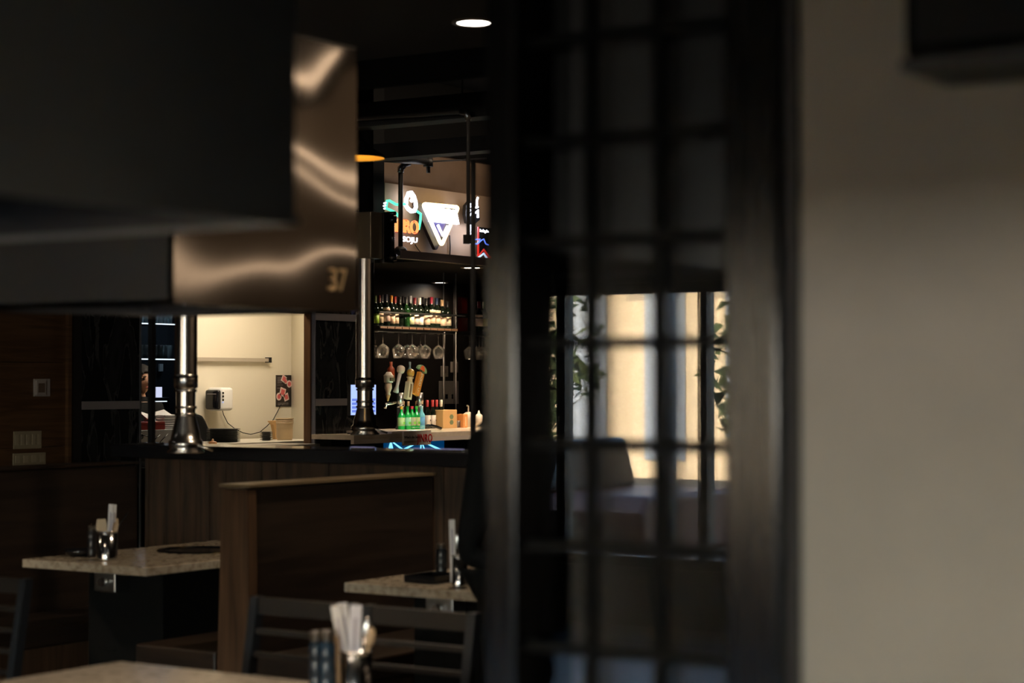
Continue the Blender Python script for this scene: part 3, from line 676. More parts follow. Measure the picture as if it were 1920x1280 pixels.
# bucket and cardboard
c = at(534, 715, y=YC-.05); dB = (c-CAM).dot(FW); r = px2m(16.5, dB); zt = Z(534, 784, y=YC-.05)
t = thing('bucket', 'tan plastic bucket at the right end of the kitchen counter', 'bucket', (c.x, YC-.05, 1.03)); h = zt-1.03
obj('body', L([(0, 0), (r*.86, 0), (r*.97, h*.8), (r*.97, h), (r*.93, h), (r*.93, h*.1), (0, h*.1)], n=32), M['bucket'], t)
for q in (.80, .88, .985): obj('rib', L([(r*.95, h*q-.005), (r*1.02, h*q-.004), (r*1.02, h*q+.004), (r*.95, h*q+.005)], n=32), M['bucket'], t)
a = [at(u, v, y=YC+.12) for u, v in ((513, 833), (523, 833), (524, 787), (503, 789), (509, 796), (511, 806))]
a[0].z = a[1].z = 1.031
bm = bmesh.new(); prism(bm, [(q.x, q.z) for q in a], YC+.10, YC+.13); tag(obj('cardboard_flap', bm, M['card']), 'torn brown cardboard piece tucked behind the tan bucket', 'cardboard')
p = at(399, 833, y=W+.2)
t = thing('squeeze_bottle', 'small orange-tipped squeeze bottle in front of the black plates', 'bottle', (p.x, W+.2, zws))
k = Z(399, 822, y=W+.2)-zws
obj('body', L([(0, 0), (.03, 0), (.03, k*.5), (.022, k*.62), (0, k*.62)], n=16), cm((.75, .35, .12), .4), t); obj('nozzle', L([(.012, k*.62), (.004, k), (0, k)], n=12), cm((.8, .45, .2), .4), t)
a = [at(u, v, y=YC+.3) for u, v in ((350, 836), (388, 836), (386, 816), (378, 802), (372, 788), (366, 778), (350, 774))]
bm = bmesh.new(); prism(bm, [(q.x, q.z) for q in a], YC+.22, YC+.36)
tag(obj('black_bag', bm, M['shirt'], None, .02), 'black slumped bag on the counter behind the left exhaust pipe', 'bag')

# ------------------------------------------------------------------ worker area seen through the left opening
OY = 10.05
struct('wall_service', B(x_m1-1.5, 14.4, 12.75, 12.85, 0, 3.0), cm((.03, .03, .034), .6))
ct = tag(obj('service_counter', B(x_m1-.9, 10.68, OY-.35, OY+.35, .93, .965), cm((.05, .05, .05), .4), None, .004), 'dark service counter in front of the worker', 'counter')
def obox(name, px0, px1, py0, py1, y0, dep, mt, label, cat, z0=None, nb=.003):
    xa, xb = X(px0, y0), X(px1, y0); zt = Z((px0+px1)/2, py0, y=y0); zb = Z((px0+px1)/2, py1, y=y0) if z0 is None else z0
    t = thing(name, label, cat, ((xa+xb)/2, y0+dep/2, zb)); w = (xb-xa)/2
    obj('body', B(-w, w, -dep/2, dep/2, 0, zt-zb), mt, t, nb)
    return t, w, zt-zb
t, w, h = obox('carton', 228, 348, 806, 836, OY-.2, .34, cm((.42, .43, .42), .6), 'white carton with black line drawing under the red box', 'box', z0=.965)
zc_t = .965+h
for pts in (((248, 818), (262, 818)), ((285, 829), (300, 815)), ((300, 829), (315, 813)), ((262, 816), (290, 818))):
    q = [at(u, v, y=OY-.203)-Vector(t.location) for u, v in pts]; obj('drawn_line', TB(q, .003, n=5), M['blk'], t)
c = at(265, 818, y=OY-.203)-Vector(t.location)
obj('drawn_ring', TB([c+Vector((.018*math.cos(a), 0, .018*math.sin(a))) for a in [2*PI*i/14 for i in range(14)]], .003, n=5, closed=True), M['blk'], t)
text('G T', .03, at(316, 817, y=OY-.203)-Vector(t.location), M['blk'], t, 'printed_mark') if False else None
t, w, h = obox('red_box', 235, 310, 791, 806, OY-.16, .26, M['red'], 'flat red box lying on the white carton', 'box', z0=zc_t)
obj('lid_line', B(-w-.001, w+.001, -.132, .131, h*.62, h*.68), cm((.12, .01, .01), .5), t)
zr = zc_t+h
for q in range(6):
    y0 = OY-.12; xa, xb = X(306+q*.5, y0), X(350, y0)
    z = zc_t+.002+q*.017
    tag(obj('paper_bundle', B(xa+random.uniform(-.01, .01), xb, y0, y0+.2, z, z+.014), M['paper'], None, .003), (('lowest', 'second', 'third', 'fourth', 'fifth', 'topmost')[q])+' folded white paper bundle from below in the pile beside the red box', 'paper', 'white paper bundles piled beside the red box')
for pq, (u, v, rw) in enumerate(((282, 783, .5), (302, 780, -.35))):
    y0 = OY-.02; p = at(u, v, y=y0); bm = B(-.09, .09, -.06, .06, -.004, .004); bm.transform(Matrix.Translation(p) @ Matrix.Rotation(rw*.5, 4, 'Y') @ Matrix.Rotation(.5, 4, 'X'))
    tag(obj('paper_sheet', bm, M['paper']), ('white sheet tilted left on top of the red box', 'white sheet tilted right above the paper pile')[pq], 'paper')
ORDL = ['leftmost', 'second from left', 'third from left', 'fourth from left', 'fourth from right', 'third from right', 'second from right', 'rightmost']
# glass shelves
def shelf(px0, px1, pys, y, label, glab, grp, glass=M['bglass'], n=8, h=.17, litm=M['led']):
    xa, xb = X(px0, y), X(px1, y); z = Z((px0+px1)/2, pys, y=y)
    t = thing('glass_shelf', label, 'shelf', (xa, y, z))
    obj('board', B(0, xb-xa, -.08, 12.75-y, -.012, 0), M['black'], t); obj('light_strip', B(0, xb-xa, -.09, -.08, -.012, -.002), litm, t)
    first = None; st = (xb-xa)/n
    for i in range(n):
        if first is None:
            first = thing('drinking_glass', glab, 'glass', (xa+st/2, y, z), 0, grp); r = st*.44
            obj('body', L([(0, .002), (r*.85, .002), (r, h), (r-.003, h), (r*.8, .012), (0, .012)], n=16), glass, first)
        else: dup(first, (xa+st*(i+.5), y, z), 0, ORDL[i]+' '+glab, grp)
    first['label'] = 'leftmost '+glab
SHY = 12.3
shelf(250, 322, 606, SHY, 'upper lit shelf of glasses behind the worker', 'blue-lit drinking glass on the upper shelf behind the worker', 'glasses on the upper lit shelf', h=.11)
shelf(250, 322, 672, SHY, 'lower lit shelf of glasses behind the worker', 'blue-lit drinking glass on the lower shelf behind the worker', 'glasses on the lower lit shelf', h=.12)
lamp('AREA', 'glass_shelf_light', (X(285, SHY), SHY-.1, Z(285, 560, y=SHY)), 3.5, (.5, .75, 1), shape='RECTANGLE', size=.9, size_y=.1)
t, w, h = obox('register_screen', 291, 304, 724, 748, 12.2, .03, M['black'], 'small glowing white screen behind the worker', 'screen', nb=0)
obj('display', B(-w*.92, w*.92, -.018, -.015, h*.05, h*.95), em('white_screen', (.7, .75, 1), .9), t); obj('stand', B(-.02, .02, -.01, .01, -.35, 0), M['black'], t)
t, w, h = obox('receipt_printer', 285, 318, 745, 765, 12.1, .2, M['black'], 'black box unit below the glowing white screen', 'printer', nb=.006)
obj('slot', B(-w*.7, w*.7, -.102, -.1, h*.6, h*.68), M['led'], t)
wl, w, h = obox('white_wall_plate', 300, 306, 682, 696, 12.7, .02, M['white'], 'small white plate on the wall behind the worker', 'wall plate', nb=.001)  # small white slab on the service wall

# ------------------------------------------------------------------ people
def grow(joints, edges, sub=2):
    me = bpy.data.meshes.new('sk'); me.from_pydata([j[0] for j in joints], edges, [])
    o = bpy.data.objects.new('sk', me); C.objects.link(o)
    md = o.modifiers.new('s', 'SKIN'); md.use_smooth_shade = True
    for i, j in enumerate(joints):
        me.skin_vertices[0].data[i].radius = j[1] if isinstance(j[1], tuple) else (j[1], j[1])
    me.skin_vertices[0].data[0].use_root = True
    sb = o.modifiers.new('u', 'SUBSURF'); sb.levels = sub
    dg = bpy.context.evaluated_depsgraph_get(); dg.update()
    out = bpy.data.meshes.new_from_object(o.evaluated_get(dg)); bm = bmesh.new(); bm.from_mesh(out)
    bpy.data.objects.remove(o)
    for f in bm.faces: f.smooth = True
    return bm
def person(loc, rz, H, label, armL, armR, shirt, cap=None, hair='short', trousers=None):
    """faces local -Y; H = height"""
    t = thing('person', label, 'person', loc, rz); k = H/1.7
    def s(v): return (v[0]*k, v[1]*k, v[2]*k)
    J = [((0, 0, .93), (.13, .09)), ((0, 0, 1.08), (.115, .085)), ((0, 0, 1.25), (.14, .095)), ((0, .01, 1.38), (.12, .075)), ((0, .01, 1.45), .05), ((0, 0, 1.52), .05),
         ((-.17, .01, 1.37), .055), ((.17, .01, 1.37), .055)]
    E = [(0, 1), (1, 2), (2, 3), (3, 4), (4, 5), (3, 6), (3, 7)]
    for sg, arm, sh in ((-1, armL, 6), (1, armR, 7)):
        pr = sh
        for i, q in enumerate(arm):
            J.append((q, (.045, .036, .026)[i])); E.append((pr, len(J)-1)); pr = len(J)-1
        # hand: palm and five fingers
        wv = Vector(arm[2]); dv = (wv-Vector(arm[1])).normalized(); sd = dv.cross(Vector((0, 0, 1)))
        if sd.length < .2: sd = Vector((1, 0, 0))
        sd.normalize()
        pm = wv+dv*.05; J.append((tuple(pm), (.038, .014))); E.append((pr, len(J)-1))
    for sg in (-1, 1):
        b0 = len(J); J += [((sg*.09, 0, .86), .085), ((sg*.095, -.01, .48), .055), ((sg*.1, .015, .09), .04), ((sg*.1, -.10, .035), (.04, .03))]
        E += [(0, b0), (b0, b0+1), (b0+1, b0+2), (b0+2, b0+3)]
    Js = [(s(q[0]), tuple(x*k for x in q[1]) if isinstance(q[1], tuple) else q[1]*k) for q in J]
    bm = grow(Js, E)
    for sg, arm in ((-1, armL), (1, armR)):       # fingers rooted in the palm
        wv = Vector(arm[2]); dv = (wv-Vector(arm[1])).normalized(); sd = dv.cross(Vector((0, 0, 1)))
        if sd.length < .2: sd = Vector((1, 0, 0))
        sd.normalize(); nn = sd.cross(dv)
        for i, (o_, ln) in enumerate(((-.027, .065), (-.009, .078), (.009, .073), (.026, .058))):
            r0 = wv+dv*.07+sd*o_; r1 = r0+dv*ln*.5+nn*-.006; r2 = r1+dv*ln*.45+nn*-.02
            tube(bm, [Vector(s(r0)), Vector(s(r1)), Vector(s(r2))], .0085*k, n=8)
        r0 = wv+dv*.02-sd*.03*sg; r1 = r0-sd*.025*sg+dv*.03; r2 = r1+dv*.035
        tube(bm, [Vector(s(r0)), Vector(s(r1)), Vector(s(r2))], .0095*k, n=8)
    # head, shaped
    hd = bmesh.new(); bmesh.ops.create_uvsphere(hd, u_segments=32, v_segments=24, radius=1)
    for v in hd.verts:
        x, y, z = v.co
        jaw = 1-.30*max(0, -z)**1.3; v.co.x = x*.077*jaw; v.co.y = y*.098*(1-.12*max(0, -z)); v.co.z = z*.115
        if y < 0:
            v.co.y -= .022*math.exp(-(x/.16)**2-((z+.12)/.22)**2)      # nose
            v.co.y += .010*math.exp(-((abs(x)-.38)/.16)**2-((z-.08)/.13)**2)  # eye sockets
            v.co.y -= .007*math.exp(-(x/.28)**2-((z+.50)/.09)**2)      # lips
            v.co.y -= .010*math.exp(-(x/.3)**2-((z+.9)/.2)**2)         # chin
    for sg in (-1, 1):
        r = bmesh.ops.create_uvsphere(hd, u_segments=10, v_segments=8, radius=1)
        bmesh.ops.transform(hd, matrix=Matrix.Translation((sg*.078, .008, -.005)) @ Matrix.Diagonal((.010, .018, .032, 1)), verts=r['verts'])
    hd.transform(Matrix.Translation((0, -.02, 1.60)))
    hd.transform(Matrix.Diagonal((k, k, k, 1)))
    for f in hd.faces: f.smooth = True
    tm = bpy.data.meshes.new('h'); hd.to_mesh(tm); hd.free(); bm.from_mesh(tm)
    obj('body', bm, M['skin'], t)
    for sg in (-1, 1):
        e = bmesh.new(); bmesh.ops.create_uvsphere(e, u_segments=10, v_segments=8, radius=1); e.transform(Matrix.Diagonal((k, k, k, 1)) @ Matrix.Translation((sg*.030, -.106, 1.612)) @ Matrix.Diagonal((.013, .008, .006, 1))); obj('eye', e, M['blk'], t)
        obj('eyebrow', B((sg*.030-.018)*k, (sg*.030+.018)*k, -.119*k, -.109*k, 1.633*k, 1.638*k), M['hair'], t)
    e = bmesh.new(); bmesh.ops.create_uvsphere(e, u_segments=12, v_segments=8, radius=1); e.transform(Matrix.Diagonal((k, k, k, 1)) @ Matrix.Translation((0, -.118, 1.543)) @ Matrix.Diagonal((.022, .007, .006, 1))); obj('mouth', e, cm((.38, .08, .07), .5), t)
    # hair
    hb = bmesh.new(); bmesh.ops.create_uvsphere(hb, u_segments=32, v_segments=24, radius=1)
    dl = [v for v in hb.verts if (v.co.y < -.25 and v.co.z < .42-.18*abs(v.co.x)) or v.co.z < (-.15 if hair == 'short' else -.85)]
    bmesh.ops.delete(hb, geom=dl, context='VERTS')
    for v in hb.verts:
        x, y, z = v.co; n_ = 1+.03*math.sin(19*x+7*z)+.02*math.sin(31*y)
        zz_ = z*.122 if (z > 0 or hair == 'short') else z*.30
        v.co = Vector((x*.088*n_, y*.110*n_+.006, zz_+.006))
    hb.transform(Matrix.Diagonal((k, k, k, 1)) @ Matrix.Translation((0, -.02, 1.60)))
    for f in hb.faces: f.smooth = True
    ho = obj('hair', hb, M['hair'], t); md = ho.modifiers.new('th', 'SOLIDIFY'); md.thickness = .012; md.offset = 1
    if cap:
        cb = bmesh.new(); lathe(cb, [(.097, .0), (.099, .03), (.094, .07), (.07, .105), (.03, .122), (0, .125)], (0, -.01, 1.635), n=28, sx=.95, sy=1.14)
        cb.transform(Matrix.Diagonal((k, k, k, 1))); co = obj('cap', cb, cap, t)
        vb = bmesh.new(); lathe(vb, [(0, .0), (.075, .0), (.078, .006), (0, .012)], (0, -.12, 1.640), n=24, sx=1, sy=.9); vb.transform(Matrix.Diagonal((k, k, k, 1))); obj('visor', vb, cap, co)
    # shirt with sleeves
    SJ = [((0, 0, .80), (.19, .15)), ((0, 0, .95), (.18, .14)), ((0, 0, 1.08), (.165, .125)), ((0, 0, 1.25), (.17, .12)), ((0, .01, 1.375), (.15, .095)), ((0, .01, 1.42), .085), ((0, .01, 1.485), .062), ((-.17, .01, 1.37), .068), ((.17, .01, 1.37), .068)]
    SE = [(0, 1), (1, 2), (2, 3), (3, 4), (4, 5), (5, 6), (4, 7), (4, 8)]
    for arm, sh in ((armL, 7), (armR, 8)):
        pr = sh
        mid = Vector(arm[0]).lerp(Vector(arm[1]), .0)
        for q, r in ((arm[0], .058), (arm[1], .050), (tuple(Vector(arm[1]).lerp(Vector(arm[2]), .85)), .040)):
            SJ.append((q, r)); SE.append((pr, len(SJ)-1)); pr = len(SJ)-1
    sm = grow([(s(q[0]), tuple(x*k for x in q[1]) if isinstance(q[1], tuple) else q[1]*k) for q in SJ], SE)
    obj('shirt', sm, shirt, t)
    TJ = [((0, 0, .93), (.14, .105))]; TE = []
    for sg in (-1, 1):
        b0 = len(TJ); TJ += [((sg*.09, 0, .84), .098), ((sg*.095, -.01, .48), .070), ((sg*.1, .015, .10), .055)]; TE += [(0, b0), (b0, b0+1), (b0+1, b0+2)]
    obj('trousers', grow([(s(q[0]), tuple(x*k for x in q[1]) if isinstance(q[1], tuple) else q[1]*k) for q in TJ], TE), trousers or M['shirt'], t)
    for sg in (-1, 1):
        sb = bmesh.new(); lathe(sb, [(0, 0), (.05, 0), (.052, .03), (.045, .06), (.02, .085), (0, .09)], (sg*.1, -.055, 0), n=20, sx=.9, sy=2.4); sb.transform(Matrix.Diagonal((k, k, k, 1))); obj('shoe', sb, M['blk'], t)
    return t
wp = at(263, 715, y=10.95)
ps_ = person((wp.x, 10.95, 0), R(-14), 1.58, 'person in black work shirt behind the counter at the left opening',
       [(-.22, .0, 1.22), (-.25, -.02, 1.08), (-.16, -.24, 1.02)], [(.22, .0, 1.22), (.26, -.02, 1.08), (.2, -.26, 1.03)], M['shirt'])
tb = text_bm('MBK', .03, .001); tb.transform(Matrix.Translation((.075, -.128, 1.19))); obj('shirt_emblem', tb, cm((.5, .3, .05), .4), ps_)
lamp('AREA', 'service_ceiling_panel', (wp.x+.1, 10.0, 2.5), 17, (1, .85, .66), shape='RECTANGLE', size=.5, size_y=.5)
pp = at(964, 715, d=6.75)
person((pp.x, pp.y, 0), R(2), 1.585, 'person in black with grey cap standing beside the right table behind the dark post',
       [(-.20, .03, 1.16), (-.19, .085, .96), (-.12, -.14, .95)], [(.225, .0, 1.16), (.25, .03, .96), (.16, -.2, .95)], M['shirt'], cap=M['cap'], hair='long')

# ------------------------------------------------------------------ bar
BZ = Z(800, 803, y=9.78)
NZ = 2.46
nx0, nx1, nyb = x_end, 17.9, 11.6
struct('wall_bar_back', B(kx1+.1, nx1, nyb, nyb+.1, 0, NZ), M['barback'])
struct('ceiling_bar', B(kx1+.13, nx1, W+.14, nyb+.1, NZ, NZ+.1), M['matte'])
zbt = Z(800, 287, y=W)
bh = struct('wall_bar_bulkhead', B(nx0, nx1, W, W+.12, NZ, zbt), M['brownw'])
obj('upper_fascia', B(nx0, nx1, W-.03, W+.12, zbt, 3.9), M['ceilb'], bh)
zb1 = Z(800, 353, y=W-.02); zb0 = Z(800, 482, y=W-.02)
obj('sign_board', B(X(721, W-.02), nx1, W-.02, W, zb0, zb1), M['board'], bh)
obj('dark_panel', B(nx0, X(720, W-.05), W-.05, W, NZ, 3.9), M['matte'], bh)
ss = thing('sign_shelf', 'dark shelf running under the neon signs', 'shelf', (X(730, W-.15), W-.15, zb0))
obj('board', B(0, 4.5, -.1, .15, -.03, .0), M['black'], ss); obj('front_edge', B(0, 4.5, -.11, -.1, -.05, .012), cm((.05, .04, .04), .3), ss)
for i, (u, v, r) in enumerate(((825, 529, .07), (885, 501, .08))):
    p = at(u, v, z=NZ); downlight(p.x, p.y, NZ, r, ('round downlight in the bar ceiling above the wine bottles', 'round downlight in the bar ceiling nearest the sign shelf')[i], (3, 36)[i], .6, 165)
# bar top etc
y0, y1 = 9.0, 10.0
bc = thing('bar_counter', 'cream-topped bar counter carrying bottles and beer taps', 'bar counter', (X(664, y0), y0, 0))
Lb = 5.2; xo = x_end+.42-bc.location.x
bm = bmesh.new(); box(bm, 0, Lb, 0, .40, BZ-.035, BZ); box(bm, xo, Lb, .40, y1-y0, BZ-.035, BZ); obj('countertop', bm, M['bartop'], bc)
obj('front_band', B(0, Lb, .0, .03, BZ-.066, BZ-.035), cm((.62, .52, .44), .4), bc)
obj('base', B(xo+.05, Lb, .25, y1-y0, 0, BZ-.035), M['matte'], bc); obj('base', B(.05, xo+.05, .25, .40, 0, BZ-.035), M['matte'], bc)
# blue lit graphic on the bar front
xa, xb = X(721, y0+.24), X(832, y0+.24)
gr = obj('blue_panel', B(xa-bc.location.x, xb-bc.location.x, .235, .25, .55, BZ-.07), M['ddblue'], bc)
for cxp, rays in ((733, (-.45, -.12, .05, .2, .9)), (790, (-1.15, -.08, .35, 1.1)), (842, (-1.2,))):
    for a in rays:
        c = at(cxp, 826, y=y0+.232)-Vector(bc.location); c.y = .232
        c.x = max(c.x, xa-bc.location.x+.01) if cxp < 800 else c.x
        e = c+Vector((math.sin(a)*.33, 0, -math.cos(a)*.2)); 
        if cxp > 840: c = c+Vector((math.sin(a)*.02, 0, -.08))
        if e.x < xa-bc.location.x: e.x = xa-bc.location.x
        bm = bmesh.new(); rod(bm, c, e, .004, .010, n=6); obj('light_ray', bm, M['ncyan'], bc)
lamp('AREA', 'bar_blue_strip', ((xa+xb)/2, y0+.15, BZ-.12), 1.0, (.1, .4, 1), shape='RECTANGLE', size=.9, size_y=.04)
# blue-violet light line lying along the ledge
def ledge_strip(pxa, pxb, label):
    a = at(pxa, 840, x=XP+.03); b = at(pxb, 848, x=XP+.03)
    t = thing('light_strip', label, 'light strip', (XP+.03, a.y, 1.18)); obj('housing', B(-.012, .012, b.y-a.y, 0, 0, .008), M['brush'], t); obj('diffuser', B(-.010, .010, b.y-a.y, 0, .008, .011), M['glowb'], t)
ledge_strip(660, 700, 'violet light strip on the ledge below the second exhaust pipe'); ledge_strip(778, 868, 'violet light strip on the ledge below the bottles')

for x_, e_ in ((12.7, 160), (14.0, 190)):  # added spots without fixtures, brightening the bar
    o = lamp('SPOT', 'bar_fill', (x_-.2, 7.0, 3.55), e_*1.5, (1, .80, .60), spot_size=R(34), spot_blend=.5, shadow_soft_size=.05)
    o.rotation_euler = (Vector((x_+.35, 9.75, 1.0))-o.location).to_track_quat('-Z', 'Y').to_euler()
# bottles
def bottle(p, h, r, glass, cap, lab, label, group=None, capl=.22, lz=(.18, .5), lab2=None, name='wine_bottle', shoulder=.62):
    t = thing(name, label, 'bottle', p, random.uniform(-.2, .2), group); rn = r*.36
    obj('glass', L([(0, 0), (r*.95, 0), (r, h*.02), (r, h*(shoulder-.06)), (r*.9, h*(shoulder+.0)), (rn*1.2, h*(shoulder+.12)), (rn, h*(shoulder+.18)), (rn, h), (0, h)], n=20), glass, t)
    obj('cap', L([(rn*1.12, h*(1-capl)), (rn*1.18, h*1.005), (0, h*1.005)], n=14), cap, t)
    if lab: obj('paper_label', L([(r*1.01, h*lz[0]), (r*1.02, h*lz[0]), (r*1.02, h*lz[1]), (r*1.01, h*lz[1])], n=20), lab, t)
    if lab2: obj('upper_label', L([(r*1.012, h*(lz[1]+.035)), (r*1.02, h*(lz[1]+.035)), (r*1.02, h*(lz[1]+.12)), (r*1.012, h*(lz[1]+.12))], n=20), lab2, t)
    return t
SHY2 = 10.4
dS = (at(770, 617, y=SHY2)-CAM).dot(FW)
zsh = Z(770, 613.5, y=SHY2)
xa, xb = X(690, SHY2), X(837, SHY2)
sh = thing('bottle_shelf', 'hanging wooden shelf holding the row of wine bottles', 'shelf', (xa, SHY2, zsh))
obj('board', B(0, xb-xa, -.12, .16, -.03, 0), M['black'], sh)
ns = 11
for i in range(ns):
    a = (xb-xa)/ns; obj('slat', B(i*a+.006, (i+1)*a-.006, -.128, -.12, -.022, -.006), cm((.12, .065, .035), .5), sh)
obj('guard_rail', B(0, xb-xa+.12, -.125, -.115, .108, .122), M['black'], sh)
for q in range(3): obj('hanger_rail', B(0, xb-xa, -.1+q*.09, -.09+q*.09, -.052, -.045), M['brush'], sh)
for px, yy in ((835, 1), (858, 0)):
    x_ = X(px, SHY2)-xa
    obj('support_rod', RD((x_, .02, -.75), (x_, .02, NZ-zsh), .006, n=8), cm((.25, .24, .24), .4), sh)
CR = cm((.58, .43, .31), .6); PK = cm((.60, .45, .40), .6); WH = cm((.66, .56, .48), .6)
BL = [(703, 0, cm((.2, .35, .03)), cm((.1, .14, .04)), .94, 'green-labelled wine bottle next to the second exhaust pipe'),
 (711, 1, CR, cm((.10, .01, .01)), .96, 'cream-labelled wine bottle, second along from the exhaust pipe'),
 (723.5, 2, PK, cm((.02, .02, .04)), 1.0, 'tall wine bottle with small neck label, third along from the exhaust pipe'),
 (733, 0, CR, cm((.55, .2, .02)), .97, 'wine bottle with orange capsule and cream label'),
 (740, 1, CR, cm((.22, .01, .01)), .95, 'wine bottle with red capsule just right of the orange-capped one'),
 (749, 3, None, cm((.01, .01, .01)), .95, 'unlabelled black wine bottle in the middle gap of the shelf'),
 (761, 4, None, cm((.01, .01, .012)), .95, 'unlabelled green-tinted wine bottle in the middle of the shelf'),
 (769, 0, cm((.45, .5, .3)), cm((.2, .2, .21)), 1.0, 'wine bottle with grey capsule and small pale green label'),
 (777.5, 1, PK, cm((.16, .01, .02)), .95, 'wine bottle with large white label right of the grey-capped one'),
 (786.5, 0, WH, cm((.6, .55, .5)), .95, 'wine bottle with white capsule and rounded label'),
 (799, 1, CR, cm((.01, .01, .01)), .95, 'wine bottle with scribbled cream label right of the white-capped one'),
 (809, 2, CR, cm((.25, .01, .03)), 1.0, 'two-label wine bottle with dark red capsule'),
 (818.5, 2, CR, cm((.02, .04, .09)), .98, 'two-label wine bottle with navy capsule'),
 (829, 0, CR, cm((.5, .33, .18)), .93, 'wine bottle with tan capsule near the right end of the shelf'),
 (840, 1, cm((.5, .42, .3)), cm((.01, .01, .01)), .90, 'last wine bottle at the right end of the shelf')]
for px, kd, lb, cp_, sc, lab in BL:
    yy = SHY2-.06+ (kd % 2)*.02
    p = Vector((X(px, yy), yy, zsh)); hb = px2m(58, dS)*sc
    if px > 838: p.x -= .01
    g = M['wine'] if kd != 4 else bottle_glass('olive_glass', (.01, .04, .01))
    bottle(p, hb, .036, g, cp_, lb, lab, None, lz=(.14, .46) if kd == 2 else (.10, .42) if kd != 0 else (.08, .40), lab2=CR if kd == 2 else None)
# second row behind
for i, px in enumerate((716, 745, 756, 792, 805, 824)):
    yy = SHY2+.09; bottle(Vector((X(px, yy), yy, zsh)), px2m(59, dS), .034, M['wine'], cm((.02, .015, .02)), None, ORDL[min(i, 3) if i < 3 else i+2]+' dark wine bottle in the back row of the shelf', 'dark bottles in the back row of the shelf')
# wine glasses hanging upside down
def wineglass(p, h, r, label, group=None):
    t = thing('wine_glass', label, 'wine glass', p, 0, group)
    obj('bowl', L([(r*.72, -h), (r*.74, -h), (r, -h*.66), (r*.92, -h*.60), (r*.5, -h*.50), (.004, -h*.43), (.0, -h*.43)], n=20), M['wglass'], t)
    obj('stem', RD((0, 0, -h*.44), (0, 0, -.003), .0045, n=8), M['wglass'], t)
    obj('foot', L([(0, 0), (r*.7, 0), (r*.7, -.003), (0, -.006)], n=20), M['wglass'], t)
    return t
zg = Z(770, 624, y=SHY2)
g0 = None
GL = [(704, .09, 'hanging wine glass half hidden by the second exhaust pipe'), (718, -.05, 'hanging wine glass first clear of the exhaust pipe'), (747, -.05, 'hanging wine glass alone at the left of the middle cluster'),
      (763, .06, 'hanging wine glass behind, second in the middle cluster'), (773, -.05, 'hanging wine glass at the centre of the rack'), (788, .06, 'hanging wine glass behind, fourth in the middle cluster'), (797, -.05, 'hanging wine glass at the right of the middle cluster'), (822, -.04, 'hanging wine glass alone at the right end of the rack')]
for px, dy, lab in GL:
    yy = SHY2+dy; p = Vector((X(px, yy), yy, zsh-.053)); hg = px2m(47, dS)
    if g0 is None: g0 = wineglass(p, hg, px2m(12, dS), lab)
    else: dup(g0, p, random.uniform(0, 3), lab)
# right shelf
Y3 = 10.9
xa3, xb3 = X(862, Y3), X(935, Y3); z3 = Z(895, 622, y=Y3)
s3 = thing('bottle_shelf', 'second bottle shelf to the right of the support rods with a red box', 'shelf', (xa3, Y3, z3))
obj('board', B(0, xb3-xa3, -.12, .12, -.02, 0), M['black'], s3); obj('hanger_rail', B(0, xb3-xa3, -.06, -.05, -.045, -.035), M['brush'], s3)
obj('support_rod', RD(((xb3-xa3)*.97, 0, 0), ((xb3-xa3)*.97, 0, NZ-z3), .006), M['brush'], s3); obj('support_rod', RD((.02, .08, 0), (.02, .08, NZ-z3), .006), M['brush'], s3)
t, w, h = obox('red_box', 866, 877, 557, 622, Y3+.02, .05, cm((.10, .004, .004), .5), 'tall red box standing on the second bottle shelf', 'box', z0=z3)
obj('dark_band', B(-w-.002, w+.002, -.027, .027, h*.40, h*.52), M['matte'], t)
for px, lb, l2, cp_, lab in ((898, PK, PK, cm((.18, .01, .02)), 'pink-labelled wine bottle with red capsule on the second shelf'), (908, cm((.35, .32, .12)), None, cm((.02, .05, .03)), 'olive-labelled wine bottle on the second shelf')):
    bottle(Vector((X(px, Y3-.05), Y3-.05, z3)), px2m(58, 18.6), .038, M['wine'], cp_, lb, lab, lz=(.18, .44), lab2=l2)
for i, px in enumerate((880, 893, 898.5, 904, 910)):
    yy = Y3-.05+.06*(i % 2); dup(g0, Vector((X(px, yy), yy, z3-.046)), i, ('hanging wine glass left of the slim black post', 'small hanging wine glass first right of the slim black post', 'small hanging wine glass second right of the slim black post', 'small hanging wine glass third right of the slim black post', 'small hanging wine glass beside the dark timber post')[i])

# beer taps
TY = 9.6
TX = X(769, TY+.15)
tower = thing('beer_tower', 'steel beer tower with two columns and assorted tap handles behind the soju bottles', 'beer tower', (TX, TY+.15, BZ))
def tapt(px0, px1, top):
    h = Z(750, top, y=TY+.15)-BZ; r = .03; cx = X((px0+px1)/2, TY+.15)-TX
    c = obj('column', L([(0, 0), (r*1.3, 0), (r*1.3, .02), (r, .03), (r, h*.62), (0, h*.62)], (cx, 0, 0), n=24), cm((.10, .09, .09), .25), tower)
    obj('sleeve', L([(r*.9, h*.62), (r*.95, h*.62), (r*.95, h), (0, h)], (cx, 0, 0), n=24), M['brush'], c)
    obj('band', L([(r*.9, h*.60), (r*1.08, h*.60), (r*1.08, h*.68), (r*.9, h*.68)], (cx, 0, 0), n=24), M['chrome'], c)
    return h
hh_ = tapt(746, 755, 736); tapt(783, 791, 736)
obj('spout', TB([at(a, b, y=TY)-Vector(tower.location) for a, b in ((722, 765), (724, 757), (728, 757), (735, 756), (742, 754))], .011), M['chrome'], tower)
def handle(pts, label, build, group=None):
    a = at(*pts[0], y=TY); b = at(*pts[1], y=TY); d = b-a; t = bpy.data.objects.new('tap_handle', None); C.objects.link(t); t.parent = tower
    t.location = a-Vector(tower.location); t['label'] = label
    build(t, d.length, Matrix.Rotation(math.atan2(d.x, d.z), 4, 'Y')); return t
def part(t, nm, bm, mt, Mx): bm.transform(Mx); return obj(nm, bm, mt, t)
